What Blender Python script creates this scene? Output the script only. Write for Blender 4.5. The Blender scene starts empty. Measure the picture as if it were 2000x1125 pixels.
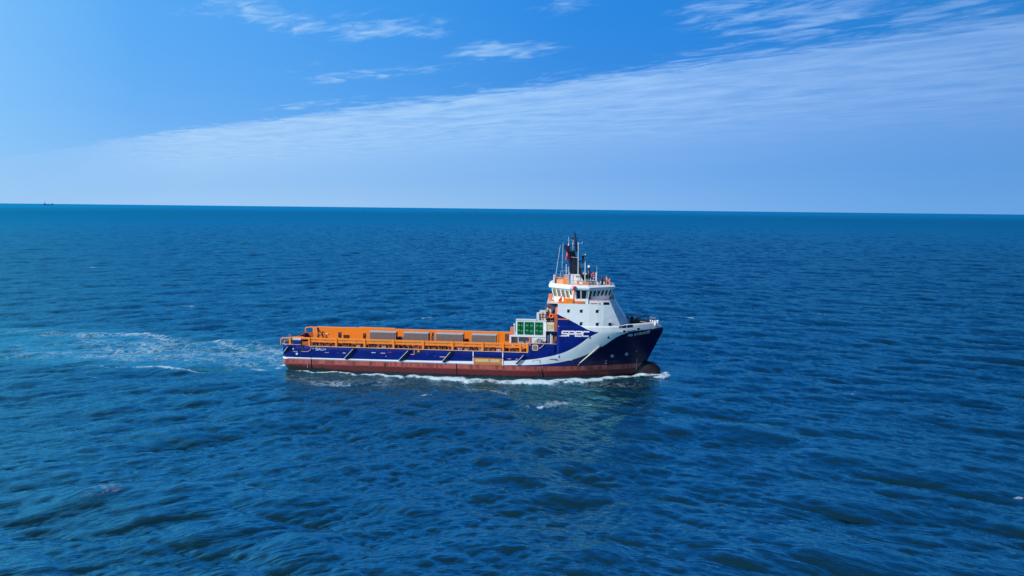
import bpy, bmesh, math, random
import numpy as np
from mathutils import Vector, Matrix
random.seed(7)
sc = bpy.context.scene
C = sc.collection
PI = math.pi

# ------------------------------------------------------------------ camera
CAM_H = 31.0
F_PX, W_PX = 1351.0, 2000.0
PITCH = math.atan(155.0 / F_PX)
ROLL = math.atan(22.0 / 2000.0)
cam = bpy.data.objects.new('camera', bpy.data.cameras.new('camera'))
C.objects.link(cam)
cam.data.sensor_width = 36.0
cam.data.lens = 36.0 * F_PX / W_PX
cam.data.clip_start = 0.5
cam.data.clip_end = 150000.0
_r = Vector((1, 0, 0)); _u = Vector((0, math.sin(PITCH), math.cos(PITCH))); _f = Vector((0, math.cos(PITCH), -math.sin(PITCH)))
_c, _s = math.cos(ROLL), math.sin(ROLL)
right = _r * _c + _u * _s
up = _u * _c - _r * _s
M = Matrix((( right.x, up.x, -_f.x, 0), (right.y, up.y, -_f.y, 0), (right.z, up.z, -_f.z, CAM_H), (0, 0, 0, 1)))
cam.matrix_world = M
sc.camera = cam

# ------------------------------------------------------------------ light
SUN_EL = math.radians(33.0)
SUN_AZ = math.radians(-117.0)         # compass style: 0 = +Y, clockwise towards +X
sun_dir = Vector((math.sin(SUN_AZ) * math.cos(SUN_EL), math.cos(SUN_AZ) * math.cos(SUN_EL), math.sin(SUN_EL)))
sl = bpy.data.lights.new('sun', 'SUN')
sl.energy = 5.0
sl.angle = math.radians(0.5)
sl.color = (1.0, 0.95, 0.88)
so = bpy.data.objects.new('sun', sl)
so.rotation_euler = sun_dir.to_track_quat('Z', 'Y').to_euler()
C.objects.link(so)
sc.view_settings.view_transform = 'Standard'
sc.view_settings.look = 'None'
sc.view_settings.gamma = 1.0
sc.view_settings.exposure = 0.0
sc.view_settings.use_curve_mapping = False
sc.render.engine = 'CYCLES'
sc.cycles.max_bounces = 6

# ------------------------------------------------------------------ node helper
class NT:
    def __init__(s, tree): s.t = tree; s.n = tree.nodes; s.l = tree.links
    def add(s, typ, **kw):
        n = s.n.new(typ)
        for k, v in kw.items(): setattr(n, k, v)
        return n
    def put(s, sock, v):
        if isinstance(v, bpy.types.NodeSocket): s.l.new(v, sock)
        elif v is not None: sock.default_value = v
    def m(s, op, a, b=None, c=None, clamp=False):
        n = s.add('ShaderNodeMath', operation=op, use_clamp=clamp)
        s.put(n.inputs[0], a)
        if b is not None: s.put(n.inputs[1], b)
        if c is not None: s.put(n.inputs[2], c)
        return n.outputs[0]
    def ss(s, v, a, b, lo=0.0, hi=1.0):
        n = s.add('ShaderNodeMapRange', interpolation_type='SMOOTHSTEP')
        for i, x in enumerate((v, a, b, lo, hi)): s.put(n.inputs[i], x)
        return n.outputs[0]
    def lin(s, v, a, b, lo=0.0, hi=1.0):
        n = s.add('ShaderNodeMapRange')
        for i, x in enumerate((v, a, b, lo, hi)): s.put(n.inputs[i], x)
        return n.outputs[0]
    def mix(s, f, a, b):
        n = s.add('ShaderNodeMix', data_type='RGBA')
        s.put(n.inputs[0], f); s.put(n.inputs[6], a); s.put(n.inputs[7], b)
        return n.outputs[2]
    def xyz(s, v):
        n = s.add('ShaderNodeSeparateXYZ'); s.put(n.inputs[0], v); return n.outputs
    def comb(s, x, y, z):
        n = s.add('ShaderNodeCombineXYZ')
        for i, k in enumerate((x, y, z)): s.put(n.inputs[i], k)
        return n.outputs[0]
    def noise(s, vec, scale, detail=4, rough=0.5, dist=0.0):
        n = s.add('ShaderNodeTexNoise')
        s.put(n.inputs['Vector'], vec); s.put(n.inputs['Scale'], scale); s.put(n.inputs['Detail'], detail)
        s.put(n.inputs['Roughness'], rough); s.put(n.inputs['Distortion'], dist)
        return n.outputs[0]

# ------------------------------------------------------------------ sky with cirrus
world = bpy.data.worlds.new('World'); sc.world = world; world.use_nodes = True
T = NT(world.node_tree); T.n.clear()
out = T.add('ShaderNodeOutputWorld'); bg = T.add('ShaderNodeBackground')
sky = T.add('ShaderNodeTexSky', sky_type='NISHITA')
sky.sun_disc = False; sky.sun_elevation = SUN_EL; sky.sun_rotation = SUN_AZ
sky.altitude = 0; sky.air_density = 1.0; sky.dust_density = 0.3; sky.ozone_density = 2.0
tc = T.add('ShaderNodeTexCoord')
D = tc.outputs['Generated']
dx, dy, dz = T.xyz(D)
zc = T.m('MAXIMUM', dz, 0.012)
px = T.m('DIVIDE', dx, zc); py = T.m('DIVIDE', dy, zc)
ux = T.m('ADD', T.m('MULTIPLY', px, -0.766), T.m('MULTIPLY', py, 0.6428))     # along the cirrus streaks
wx = T.m('ADD', T.m('MULTIPLY', px, 0.6428), T.m('MULTIPLY', py, 0.766))      # across them
STR = 0.085
tint = T.add('ShaderNodeMix', data_type='RGBA', blend_type='MULTIPLY')
tint.inputs[0].default_value = 1.0
T.put(tint.inputs[6], sky.outputs[0]); T.put(tint.inputs[7], (0.14, 0.70, 1.40, 1))
base = tint.outputs[2]
def lin3(hexs): 
    c = [int(hexs[i:i + 2], 16) / 255 for i in (0, 2, 4)]
    return tuple(x / 12.92 if x <= .04045 else ((x + .055) / 1.055) ** 2.4 for x in c)
def azramp(stops):
    n = T.add('ShaderNodeValToRGB'); e = n.color_ramp.elements
    while len(e) < len(stops): e.new(0.5)
    for el, (a_, hx_) in zip(e, stops): el.position = (a_ + 180) / 360; el.color = (*lin3(hx_), 1)
    T.put(n.inputs[0], T.m('ADD', T.m('DIVIDE', az, 2 * PI), 0.5))
    v = T.add('ShaderNodeVectorMath', operation='SCALE'); T.l.new(n.outputs[0], v.inputs[0]); v.inputs['Scale'].default_value = 1 / STR
    return v.outputs[0]
# pale low air, brighter towards the left where the sun stands
az = T.m('ARCTAN2', dx, dy)
leftness = T.ss(az, 0.5, -0.6)
deep = azramp([(-180, '2f7cc8'), (-80, '94ccfa'), (-38, '7cc4ff'), (-28, '54aaf8'), (-12, '3a9af0'), (4, '2388e4'), (20, '1d80da'), (36, '1f7ccb'), (80, '184f92'), (130, '1a5296'), (180, '2f7cc8')])
pale = azramp([(-180, '6098d0'), (-80, 'b8d8f6'), (-38, 'a2cdf8'), (-14, '98c4f2'), (0, '88b8ea'), (14, '72abea'), (30, '5c9ee2'), (38, '5799de'), (80, '2f6cb0'), (130, '2f6cb0'), (180, '6098d0')])
hzf = T.m('POWER', 2.718, T.m('MULTIPLY', T.m('MAXIMUM', dz, 0.0), -10.5))
auth = T.mix(hzf, deep, pale)
base = T.mix(T.ss(dz, 0.28, 0.75, 0.93, 0.45), base, auth)
vs = T.add('ShaderNodeVectorMath', operation='SCALE'); T.put(vs.inputs[0], base); T.put(vs.inputs['Scale'], T.ss(dz, 0.26, 0.8, 1.0, 0.55)); base = vs.outputs[0]
q = T.comb(ux, wx, 0.0)
wn = T.noise(T.comb(T.m('MULTIPLY', ux, 0.35), T.m('MULTIPLY', wx, 0.8), 1.7), 1.0, 3, 0.5)
w2 = T.m('ADD', wx, T.m('MULTIPLY', T.m('SUBTRACT', wn, 0.5), 0.75))
st = T.noise(T.comb(T.m('MULTIPLY', ux, 1.5), T.m('MULTIPLY', w2, 3.4), 3.1), 1.0, 8, 0.62, 0.25)
st2 = T.noise(T.comb(T.m('MULTIPLY', ux, 2.6), T.m('MULTIPLY', w2, 7.0), 8.1), 1.0, 7, 0.65, 0.5)
edge = T.ss(T.m('ADD', w2, T.m('MULTIPLY', T.m('SUBTRACT', st2, 0.5), 1.1)), 4.30, 4.75)
nearedge = T.ss(wx, 11.5, 4.8)
far_fade = T.m('MULTIPLY', T.ss(wx, 7.0, 18.0, 1.0, 0.62), T.ss(az, -0.62, -0.40, 0.12, 1.0))
stt = T.m('ADD', T.m('MULTIPLY', T.ss(st, 0.26, 0.74), 0.72), T.m('MULTIPLY', T.ss(st2, 0.3, 0.7), 0.28))
band = T.m('MULTIPLY', edge, T.m('ADD', T.m('MULTIPLY', nearedge, T.m('ADD', T.m('MULTIPLY', stt, 0.62), 0.42)), T.m('MULTIPLY', T.m('SUBTRACT', 1.0, nearedge), 0.50)))
band = T.m('MULTIPLY', band, far_fade)
band = T.m('MULTIPLY', band, T.ss(az, 0.70, -0.1, 0.95, 1.0))
# loose patches on the clear side of the band: (u, w, radius u, radius w, weight)
patches = [(3.5, 1.95, .28, .30, .8), (3.5, 2.3, .22, .13, 1.0), (3.22, 2.55, .30, .22, 1.0), (3.02, 2.72, .22, .18, .9), (2.98, 3.45, .30, .22, 1.25),
           (4.45, 3.42, .50, .17, .9), (4.6, 2.9, .4, .15, .35), (6.1, 4.05, .6, .14, .8), (2.1, 2.87, .25, .12, .6), (1.5, 3.55, .30, .40, .9), (1.2, 3.85, .45, .40, 1.15),
           (0.75, 4.1, .45, .30, .85), (1.9, 4.2, .3, .13, .7), (3.75, 3.6, .3, .12, .6)]
msk = None
for (pu, pw, ru, rw, wt) in patches:
    a = T.m('DIVIDE', T.m('SUBTRACT', ux, pu), ru); b = T.m('DIVIDE', T.m('SUBTRACT', wx, pw), rw)
    g = T.m('MULTIPLY', T.m('POWER', 2.718, T.m('MULTIPLY', T.m('ADD', T.m('MULTIPLY', a, a), T.m('MULTIPLY', b, b)), -0.8)), wt)
    msk = g if msk is None else T.m('MAXIMUM', msk, g)
st3 = T.noise(T.comb(T.m('MULTIPLY', ux, 4.0), T.m('MULTIPLY', wx, 7.5), 5.5), 1.0, 8, 0.6, 0.6)
pt = T.ss(T.m('ADD', st3, T.m('MULTIPLY', msk, 0.24)), 0.54, 0.95)
pt = T.m('MULTIPLY', pt, T.ss(msk, 0.05, 0.5, 0.0, 0.75))
cl = T.m('MAXIMUM', band, pt, clamp=True)
ccol = azramp([(-180, 'c8def6'), (-38, 'b4d8fb'), (-14, 'aad2fb'), (0, 'a2cefc'), (12, '9cc6fa'), (30, '8ab6f0'), (38, '88b2ec'), (180, 'c8def6')])
col = T.mix(cl, base, ccol)
T.put(bg.inputs[0], col); bg.inputs[1].default_value = STR
T.l.new(bg.outputs[0], out.inputs[0])

# ------------------------------------------------------------------ materials
MAT = {}
def paint(name, col, rough=0.45, wear=0.12, metal=0.0, scale=0.9, streak=0.0, dirt=(0.10, 0.05, 0.03), spec=0.5):
    if name in MAT: return MAT[name]
    m = bpy.data.materials.new(name); m.use_nodes = True
    t = NT(m.node_tree); b = t.n['Principled BSDF']
    co = t.add('ShaderNodeTexCoord').outputs['Object']
    n = t.noise(co, scale, 6, 0.6)
    k = t.lin(n, 0.25, 0.75, 1 - wear, 1 + wear)
    mul = t.add('ShaderNodeMix', data_type='RGBA', blend_type='MULTIPLY'); mul.inputs[0].default_value = 1
    mul.inputs[6].default_value = (*col, 1); t.l.new(k, mul.inputs[7])
    c = mul.outputs[2]
    if streak > 0:
        x, y, z = t.xyz(co)
        s = t.noise(t.comb(t.m('MULTIPLY', x, 2.2), t.m('MULTIPLY', y, 2.2), t.m('MULTIPLY', z, 0.22)), 1.0, 5, 0.6)
        c = t.mix(t.ss(s, 0.56, 0.80, 0.0, streak), c, (*dirt, 1))
    t.put(b.inputs['Base Color'], c)
    b.inputs['Roughness'].default_value = rough; b.inputs['Metallic'].default_value = metal
    b.inputs['Specular IOR Level'].default_value = spec
    MAT[name] = m; return m

WHITE = paint('white_paint', (0.74, 0.76, 0.78), 0.4, 0.05, streak=0.10)
CREAM = paint('cream_paint', (0.62, 0.58, 0.48), 0.5, 0.10, streak=0.15)
ORANGE = paint('orange_paint', (0.95, 0.245, 0.012), 0.45, 0.08, streak=0.14)
ORANGE_D = paint('rusty_orange', (0.42, 0.10, 0.025), 0.7, 0.35, streak=0.4)
SALMON = paint('salmon_paint', (0.80, 0.22, 0.10), 0.5, 0.10)
RED = paint('red_paint', (0.70, 0.03, 0.03), 0.5, 0.08)
NAVY = paint('navy_paint', (0.003, 0.014, 0.17), 0.35, 0.1)
BLUEP = paint('mid_blue_paint', (0.03, 0.09, 0.30), 0.45, 0.15, streak=0.2)
BLACKP = paint('black_navy_paint', (0.012, 0.014, 0.028), 0.45, 0.15)
BLACK = paint('black_rubber', (0.012, 0.012, 0.014), 0.6, 0.2)
GREY = paint('grey_metal', (0.30, 0.32, 0.33), 0.5, 0.15, streak=0.2)
GREYC = paint('grey_container', (0.36, 0.29, 0.26), 0.5, 0.08, streak=0.18)
LGREY = paint('light_grey', (0.60, 0.62, 0.64), 0.45, 0.08)
BROWN = paint('brown_clutter', (0.20, 0.06, 0.03), 0.8, 0.5, scale=2.5)
TAN = paint('tan_panel', (0.58, 0.19, 0.04), 0.7, 0.28, scale=2.0, streak=0.5, dirt=(0.3, 0.1, 0.02))
BEIGE = paint('beige_canvas', (0.60, 0.44, 0.24), 0.8, 0.3, scale=3.0)
CANVAS = paint('orange_beige_canvas', (0.60, 0.26, 0.12), 0.85, 0.75, scale=4.5, streak=0.3)
DECK = paint('deck_red', (0.22, 0.06, 0.035), 0.8, 0.3, streak=0.2)
GLASS = paint('dark_glass', (0.010, 0.014, 0.022), 0.08, 0.1)
TANGLASS = paint('tan_reflection_glass', (0.17, 0.13, 0.07), 0.2, 0.12, scale=1.5)  # tan base colour carries the sunlit reflection in the aft panes
GREENG = paint('green_panel', (0.004, 0.11, 0.035), 0.25, 0.35, scale=1.6)
GREENL = paint('green_reflection', (0.05, 0.38, 0.14), 0.4, 0.3)
POLE = paint('pale_pole', (0.62, 0.66, 0.68), 0.4, 0.05)
SKIN = paint('skin', (0.42, 0.22, 0.14), 0.6, 0.05)
SHIRT = paint('red_shirt', (0.66, 0.02, 0.03), 0.8, 0.1)
TROUSERS = paint('dark_trousers', (0.03, 0.035, 0.05), 0.85, 0.1)
HAIR = paint('dark_cap', (0.015, 0.015, 0.02), 0.7, 0.1)
PINK = paint('faded_pink', (0.62, 0.34, 0.33), 0.6, 0.3, scale=4)

def livery():
    m = bpy.data.materials.new('hull_livery'); m.use_nodes = True
    t = NT(m.node_tree); b = t.n['Principled BSDF']
    co = t.add('ShaderNodeTexCoord').outputs['Object']
    x, y, z = t.xyz(co)
    xn = t.m('DIVIDE', x, 75.0)
    def curve(pts):
        n = t.add('ShaderNodeFloatCurve')
        t.put(n.inputs['Value'], xn)
        cv = n.mapping.curves[0]
        pts = [(p[0] / 75.0, p[1] / 16.0) for p in pts]
        cv.points[0].location = pts[0]; cv.points[1].location = pts[-1]
        for p in pts[1:-1]: cv.points.new(*p)
        for p in cv.points: p.handle_type = 'AUTO'
        n.mapping.use_clip = False
        n.mapping.update()
        return t.m('MULTIPLY', n.outputs[0], 16.0)
    zl = curve([(0, 2.0), (40, 2.1), (42.5, 2.28), (46.3, 2.40), (50.2, 2.66), (54.2, 3.3), (56.6, 4.05), (58.7, 5.0), (60.6, 6.1), (62.0, 7.1), (63.5, 8.1), (65.1, 8.70), (66.4, 8.92), (68.7, 9.02), (75, 9.15)])
    zt = curve([(0, 2.56), (18, 2.62), (34.4, 2.80), (42.5, 3.06), (47.6, 3.5), (50.2, 3.98), (52.7, 4.63), (54.7, 5.5), (56.7, 6.8), (58.1, 7.9), (59.9, 8.88), (61.5, 9.6), (75, 15)])
    zd = curve([(0, 15.5), (47, 15.5), (52.2, 12.1), (54.5, 11.02), (56.6, 9.95), (58.2, 9.2), (59.9, 8.86), (63, 8.7), (75, 8.6)])
    n1 = t.noise(co, 0.5, 6, 0.6); n2 = t.noise(t.comb(t.m('MULTIPLY', x, 1.3), 0.0, t.m('MULTIPLY', z, 0.16)), 1.0, 6, 0.65)
    def lt(a, bb, w=0.012): return t.ss(t.m('SUBTRACT', bb, a), -w, w)
    # weathered antifouling: pale chalky top, darker algae band below
    red = t.mix(t.ss(n2, 0.38, 0.66), (0.44, 0.105, 0.090, 1), (0.20, 0.034, 0.032, 1))
    zz = t.m('ADD', z, t.m('MULTIPLY', t.m('SUBTRACT', n2, 0.5), 0.9))
    red = t.mix(t.ss(zz, 1.42, 1.18), red, (0.115, 0.017, 0.020, 1))
    red = t.mix(t.ss(t.m('SUBTRACT', zz, t.lin(x, 0, 14, 0.9, 0.0)), 0.45, 0.1), red, (0.010, 0.008, 0.011, 1))
    bl = t.mix(t.ss(n1, 0.3, 0.7), (0.0018, 0.010, 0.145, 1), (0.0030, 0.015, 0.18, 1))
    bow_shaded_blue = t.mix(t.ss(x, 50, 60), bl, (0.0007, 0.0022, 0.036, 1))  # shade of the bow flare painted in: blue darkens towards the stem
    wh = t.mix(t.ss(n1, 0.3, 0.7), (0.70, 0.73, 0.75, 1), (0.75, 0.77, 0.79, 1))
    wh = t.mix(t.ss(n2, 0.60, 0.85, 0, 0.22), wh, (0.45, 0.42, 0.36, 1))
    c = wh
    c = t.mix(t.m('MULTIPLY', lt(z, zd), t.m('LESS_THAN', x, 59.9)), c, bl)
    c = t.mix(lt(z, zt), c, wh)
    c = t.mix(lt(z, zl), c, bow_shaded_blue)
    c = t.mix(lt(z, 2.22), c, red)
    rs = t.noise(t.comb(t.m('MULTIPLY', x, 1.1), 4.0, t.m('MULTIPLY', z, 0.30)), 1.0, 7, 0.7)
    c = t.mix(t.ss(rs, 0.63, 0.85, 0, 0.35), c, (0.16, 0.07, 0.04, 1))
    t.put(b.inputs['Base Color'], c)
    t.put(b.inputs['Roughness'], t.mix(lt(z, 2.22), (0.30, 0.30, 0.30, 1), (0.55, 0.55, 0.55, 1)))
    b.inputs['Specular IOR Level'].default_value = 0.3
    # faint plating seams and dents
    fr = t.m('ABSOLUTE', t.m('SUBTRACT', t.m('FRACT', t.m('DIVIDE', x, 2.4)), 0.5))
    h = t.m('ADD', t.m('MULTIPLY', t.ss(fr, 0.0, 0.5), 0.25), t.noise(co, 0.9, 3, 0.5))
    bu = t.add('ShaderNodeBump'); bu.inputs['Strength'].default_value = 0.25; bu.inputs['Distance'].default_value = 0.10
    t.put(bu.inputs['Height'], h); t.l.new(bu.outputs[0], b.inputs['Normal'])
    return m
LIV = livery()

# ------------------------------------------------------------------ ship frame
YAW = math.radians(5.1)
hx = Vector((math.cos(YAW), -math.sin(YAW), 0)); hy = Vector((math.sin(YAW), math.cos(YAW), 0))
HB = 6.3
O = Vector((-43.75, 129.0, 0)) + hy * HB
SHIP_M = Matrix.Translation(O) @ Matrix.Rotation(-YAW, 4, 'Z')

XS = [(-3, 67.5), (0, 68.6), (2.2, 69.15), (3.7, 69.85), (5.6, 70.75), (8.6, 72.17), (8.9, 72.1), (9.6, 71.6), (10.3, 71.1), (16, 71.1)]
X0 = [(-3, 40), (0, 43), (2.2, 45), (8.9, 57.0), (16, 57.0)]
NN = [(-3, 1.8), (0, 1.85), (2.2, 1.9), (8.9, 2.35), (16, 2.35)]
def ip(tab, v): return float(np.interp(v, [a for a, _ in tab], [b for _, b in tab]))
def xs(z): return ip(XS, z)
def xt(z): return 0.28 * max(0.0, (2.2 - z)) ** 2 * 0.8
def hb(x, z):
    x0, x1, n = ip(X0, z), xs(z), ip(NN, z)
    b = HB
    if x > x0: b = HB * (1 - min(1.0, (x - x0) / (x1 - x0)) ** n)
    t0 = x - xt(z)
    if t0 < 1.2: b -= 1.2 - math.sqrt(max(0.0, 1.44 - (1.2 - max(t0, 0)) ** 2))
    if z < 0: b *= 1 - 0.04 * z * z
    return max(b, 0.0)

class MB:
    def __init__(s): s.v = []; s.f = []
    def box(s, x0, x1, y0, y1, z0, z1):
        b = len(s.v)
        for z in (z0, z1):
            for x, y in ((x0, y0), (x1, y0), (x1, y1), (x0, y1)): s.v.append((x, y, z))
        s.f += [tuple(b + i for i in q) for q in ((3, 2, 1, 0), (4, 5, 6, 7), (0, 1, 5, 4), (1, 2, 6, 5), (2, 3, 7, 6), (3, 0, 4, 7))]
        return s
    def tube(s, p, q, r, r2=None, n=8):
        r2 = r if r2 is None else r2
        p, q = Vector(p), Vector(q); d = (q - p).normalized()
        a = d.orthogonal().normalized(); c = d.cross(a); b = len(s.v)
        for o, rr in ((p, r), (q, r2)):
            for i in range(n):
                t = 2 * PI * i / n; s.v.append(tuple(o + a * math.cos(t) * rr + c * math.sin(t) * rr))
        for i in range(n): s.f.append((b + i, b + (i + 1) % n, b + n + (i + 1) % n, b + n + i))
        s.f.append(tuple(b + n - 1 - i for i in range(n))); s.f.append(tuple(b + n + i for i in range(n)))
        return s
    def path(s, pts, r, n=6):
        for a, b in zip(pts, pts[1:]): s.tube(a, b, r, n=n)
        return s
    def prism(s, poly, y0, y1):                      # polygon in (x, z), extruded in y
        b = len(s.v); n = len(poly)
        for y in (y0, y1):
            for x, z in poly: s.v.append((x, y, z))
        s.f.append(tuple(b + i for i in range(n))); s.f.append(tuple(b + n + n - 1 - i for i in range(n)))
        for i in range(n): s.f.append((b + i, b + n + i, b + n + (i + 1) % n, b + (i + 1) % n))
        return s
    def loft(s, rings, cap0=True, cap1=True):
        n = len(rings[0]); b = len(s.v)
        for r in rings: s.v += [tuple(p) for p in r]
        for k in range(len(rings) - 1):
            for i in range(n):
                j = (i + 1) % n
                s.f.append((b + k * n + i, b + k * n + j, b + (k + 1) * n + j, b + (k + 1) * n + i))
        if cap0: s.f.append(tuple(b + n - 1 - i for i in range(n)))
        if cap1: s.f.append(tuple(b + (len(rings) - 1) * n + i for i in range(n)))
        return s
    def quad(s, a, b, c, d, th):                     # slab: quad plus thickness along its normal
        a, b, c, d = map(Vector, (a, b, c, d)); n = (b - a).cross(d - a).normalized() * th
        return s.loft([[a, b, c, d], [a + n, b + n, c + n, d + n]])
    def ball(s, c, r, seg=12, rings=8, sq=(1, 1, 1)):
        rs = []
        for k in range(1, rings):
            ph = PI * k / rings
            rs.append([(c[0] + r * sq[0] * math.sin(ph) * math.cos(2 * PI * i / seg), c[1] + r * sq[1] * math.sin(ph) * math.sin(2 * PI * i / seg), c[2] - r * sq[2] * math.cos(ph)) for i in range(seg)])
        return s.loft(rs)
    def ring(s, c, R, r, axis='y', seg=20, n=8, a0=0.0, a1=2 * PI):
        b = len(s.v); full = abs(a1 - a0 - 2 * PI) < 1e-6; m = seg if full else seg + 1
        for i in range(m):
            t = a0 + (a1 - a0) * i / seg
            for j in range(n):
                u = 2 * PI * j / n; rr = R + r * math.cos(u); h = r * math.sin(u)
                p = (rr * math.cos(t), h, rr * math.sin(t)) if axis == 'y' else ((h, rr * math.cos(t), rr * math.sin(t)) if axis == 'x' else (rr * math.cos(t), rr * math.sin(t), h))
                s.v.append((c[0] + p[0], c[1] + p[1], c[2] + p[2]))
        for i in range(seg):
            i2 = (i + 1) % m
            for j in range(n):
                j2 = (j + 1) % n
                s.f.append((b + i * n + j, b + i2 * n + j, b + i2 * n + j2, b + i * n + j2))
        return s
    def build(s, name, mat, parent=None, smooth=False, bevel=0.0, M=None, loc=None):
        me = bpy.data.meshes.new(name)
        vs = s.v if loc is None else [(x - loc[0], y - loc[1], z - loc[2]) for x, y, z in s.v]
        me.from_pydata(vs, [], s.f); me.validate()
        bm = bmesh.new(); bm.from_mesh(me); bmesh.ops.recalc_face_normals(bm, faces=bm.faces); bm.to_mesh(me); bm.free()
        me.materials.append(mat)
        o = bpy.data.objects.new(name, me); C.objects.link(o)
        if smooth:
            me.polygons.foreach_set('use_smooth', [True] * len(me.polygons))
        if bevel > 0:
            md = o.modifiers.new('bevel', 'BEVEL'); md.width = bevel; md.segments = 2; md.limit_method = 'ANGLE'
        if parent is not None: o.parent = parent
        elif M is not None: o.matrix_world = M
        return o

def tag(o, label=None, cat=None, group=None, kind=None):
    for k, v in (('label', label), ('category', cat), ('group', group), ('kind', kind)):
        if v: o[k] = v
    return o
def empty(name, M):
    o = bpy.data.objects.new(name, None); C.objects.link(o); o.matrix_world = M; return o
def at(x, y, z): return SHIP_M @ Matrix.Translation((x, y, z))

SHIP = empty('supply_ship', SHIP_M)
tag(SHIP, 'blue and white offshore supply ship with red underside and long orange cargo deck, sailing right', 'ship')
# the ship's children keep mesh data in ship coordinates: x forward, y port, z up from the waterline

# ------------------------------------------------------------------ hull
def top_z(x):
    if x < 2.5: return 5.0
    if x < 5.6: return 5.0 if x < 4.0 else 4.75
    if x < 47.05: return 4.75
    if x < 52.25: return 6.5
    if x < 63.75: return 10.0
    return 10.0 + 0.25 * min(1, (x - 63.75) / 1.0)
stx = [0, .05, .15, .3, .5, .75, 1.0, 1.25, 1.8, 2.5, 4.0, 4.01] + list(np.arange(5.6, 47, 1.6)) + [47.04, 47.06] + list(np.arange(47.6, 52.2, .8)) + [52.24, 52.26] + list(np.arange(52.8, 63.6, .55)) + [63.75, 64.2, 64.8]
ts = [0.0]
zrow = [-3, -2, -1, -.3, .2, .7, 1.2, 1.7, 2.2, 2.8, 3.4, 4.0, 4.75]
def side_pt(xn, z, sgn):
    """xn runs 0..71.1 along the deck edge; x is squeezed to the stem at this height"""
    if xn <= 1.5: x = xt(z) + xn * (1.5 + 0 - 0) / 1.5
    elif xn < 40: x = xn + xt(z) * (40 - xn) / 38.5
    else:
        k = (xn - 40) / (71.1 - 40); w = min(1, max(0, (xn - 60) / 11.1)); x = xn * (1 - w) + (40 + (xs(z) - 40) * k) * w
    return (x, sgn * hb(x, z), z)
def kinv(x, z): return 40 + (x - 40) * (71.1 - 40) / (xs(z) - 40) if x > 40 else x
hull = MB()
up_st = sorted(set(stx + [65.5, 66.2, 67, 67.8, 68.5, 69.1, 69.6, 70.0, 70.4, 70.7, 70.9, 71.02, 71.1]))
def hull_side(sgn):
    # lower shell up to 4.75, squeezed stations
    b = len(hull.v); n = len(zrow)
    for xn in up_st:
        for z in zrow:
            hull.v.append(side_pt(xn, z, sgn))
    for i in range(len(up_st) - 1):
        for j in range(n - 1):
            a = b + i * n + j; hull.f.append((a, a + n, a + n + 1, a + 1))
    # upper shell: exact x stations aft of the bow so that the deck steps stay vertical
    def upper(stations, z0, rows, squeeze):
        b = len(hull.v); m = len(rows)
        for xn in stations:
            for r in rows:
                if squeeze:
                    zt_ = top_z(xn); z = z0 + (zt_ - z0) * r
                    p = side_pt(xn, z, sgn)
                    # blend from exact x (aft) to squeezed x (stem)
                    x = p[0]
                    hull.v.append((x, sgn * hb(x, z), z))
                else:
                    z = z0 + (top_z(xn) - z0) * r; hull.v.append((xn, sgn * hb(xn, z), z))
        for i in range(len(stations) - 1):
            for j in range(m - 1):
                a = b + i * m + j; hull.f.append((a, a + m, a + m + 1, a + 1))
    upper([s for s in stx if s <= 4.0], 4.75, [0, 1], False)
    upper([s for s in stx if 47.05 < s < 52.25], 4.75, [0, .33, .66, 1], False)
    upper([s for s in up_st if s > 52.25], 4.75, [0, .08, .16, .24, .32, .4, .48, .56, .64, .72, .79, .86, .93, 1], True)
hull_side(-1); hull_side(1)
# transom
tr = []
for z in zrow + [5.0]: tr.append(z)
b = len(hull.v)
for z in tr:
    for y in (-1, -.5, 0, .5, 1): hull.v.append((xt(z), y * (HB - 1.2) * (1 - 0.04 * z * z if z < 0 else 1), z))
for j in range(len(tr) - 1):
    for i in range(4):
        a = b + j * 5 + i; hull.f.append((a, a + 1, a + 6, a + 5))
hullo = hull.build('hull', LIV, SHIP, smooth=False)
bm = bmesh.new(); bm.from_mesh(hullo.data); bmesh.ops.remove_doubles(bm, verts=bm.verts, dist=0.004); bmesh.ops.recalc_face_normals(bm, faces=bm.faces); bm.to_mesh(hullo.data); bm.free()
hullo.data.polygons.foreach_set('use_smooth', [True] * len(hullo.data.polygons))
hullo.data.set_sharp_from_angle(angle=math.radians(22)) if hasattr(hullo.data, 'set_sharp_from_angle') else None
md = hullo.modifiers.new('plate', 'SOLIDIFY'); md.thickness = 0.10; md.offset = -1.0

def surf(x, z, off=0.02):
    """point on the starboard shell, pushed outward"""
    e = 0.05
    y = -hb(x, z); dydx = (-hb(x + e, z) + hb(x - e, z)) / (2 * e); dydz = (-hb(x, z + e) + hb(x, z - e)) / (2 * e)
    n = Vector((dydx, -1, dydz)).normalized()
    return Vector((x, y, z)) + n * off
def patch(mb, poly, off=0.025, th=0.03):
    """slab that lies on the starboard shell, outline in (x, z)"""
    mb.loft([[surf(x, z, off - th) for x, z in poly], [surf(x, z, off) for x, z in poly]])
    return mb
def rect(x0, x1, z0, z1): return [(x0, z0), (x1, z0), (x1, z1), (x0, z1)]
def oval(cx, cz, rx, rz, n=14): return [(cx + rx * math.cos(2 * PI * i / n), cz + rz * math.sin(2 * PI * i / n)) for i in range(n)]
def rrect(cx, cz, w, h, r):
    pts = []
    for sx, sz, a in ((1, 1, 0), (-1, 1, 90), (-1, -1, 180), (1, -1, 270)):
        for k in range(4):
            t = math.radians(a + 30 * k); pts.append((cx + sx * (w / 2 - r) + r * math.cos(t), cz + sz * (h / 2 - r) + r * math.sin(t)))
    return pts

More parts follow.
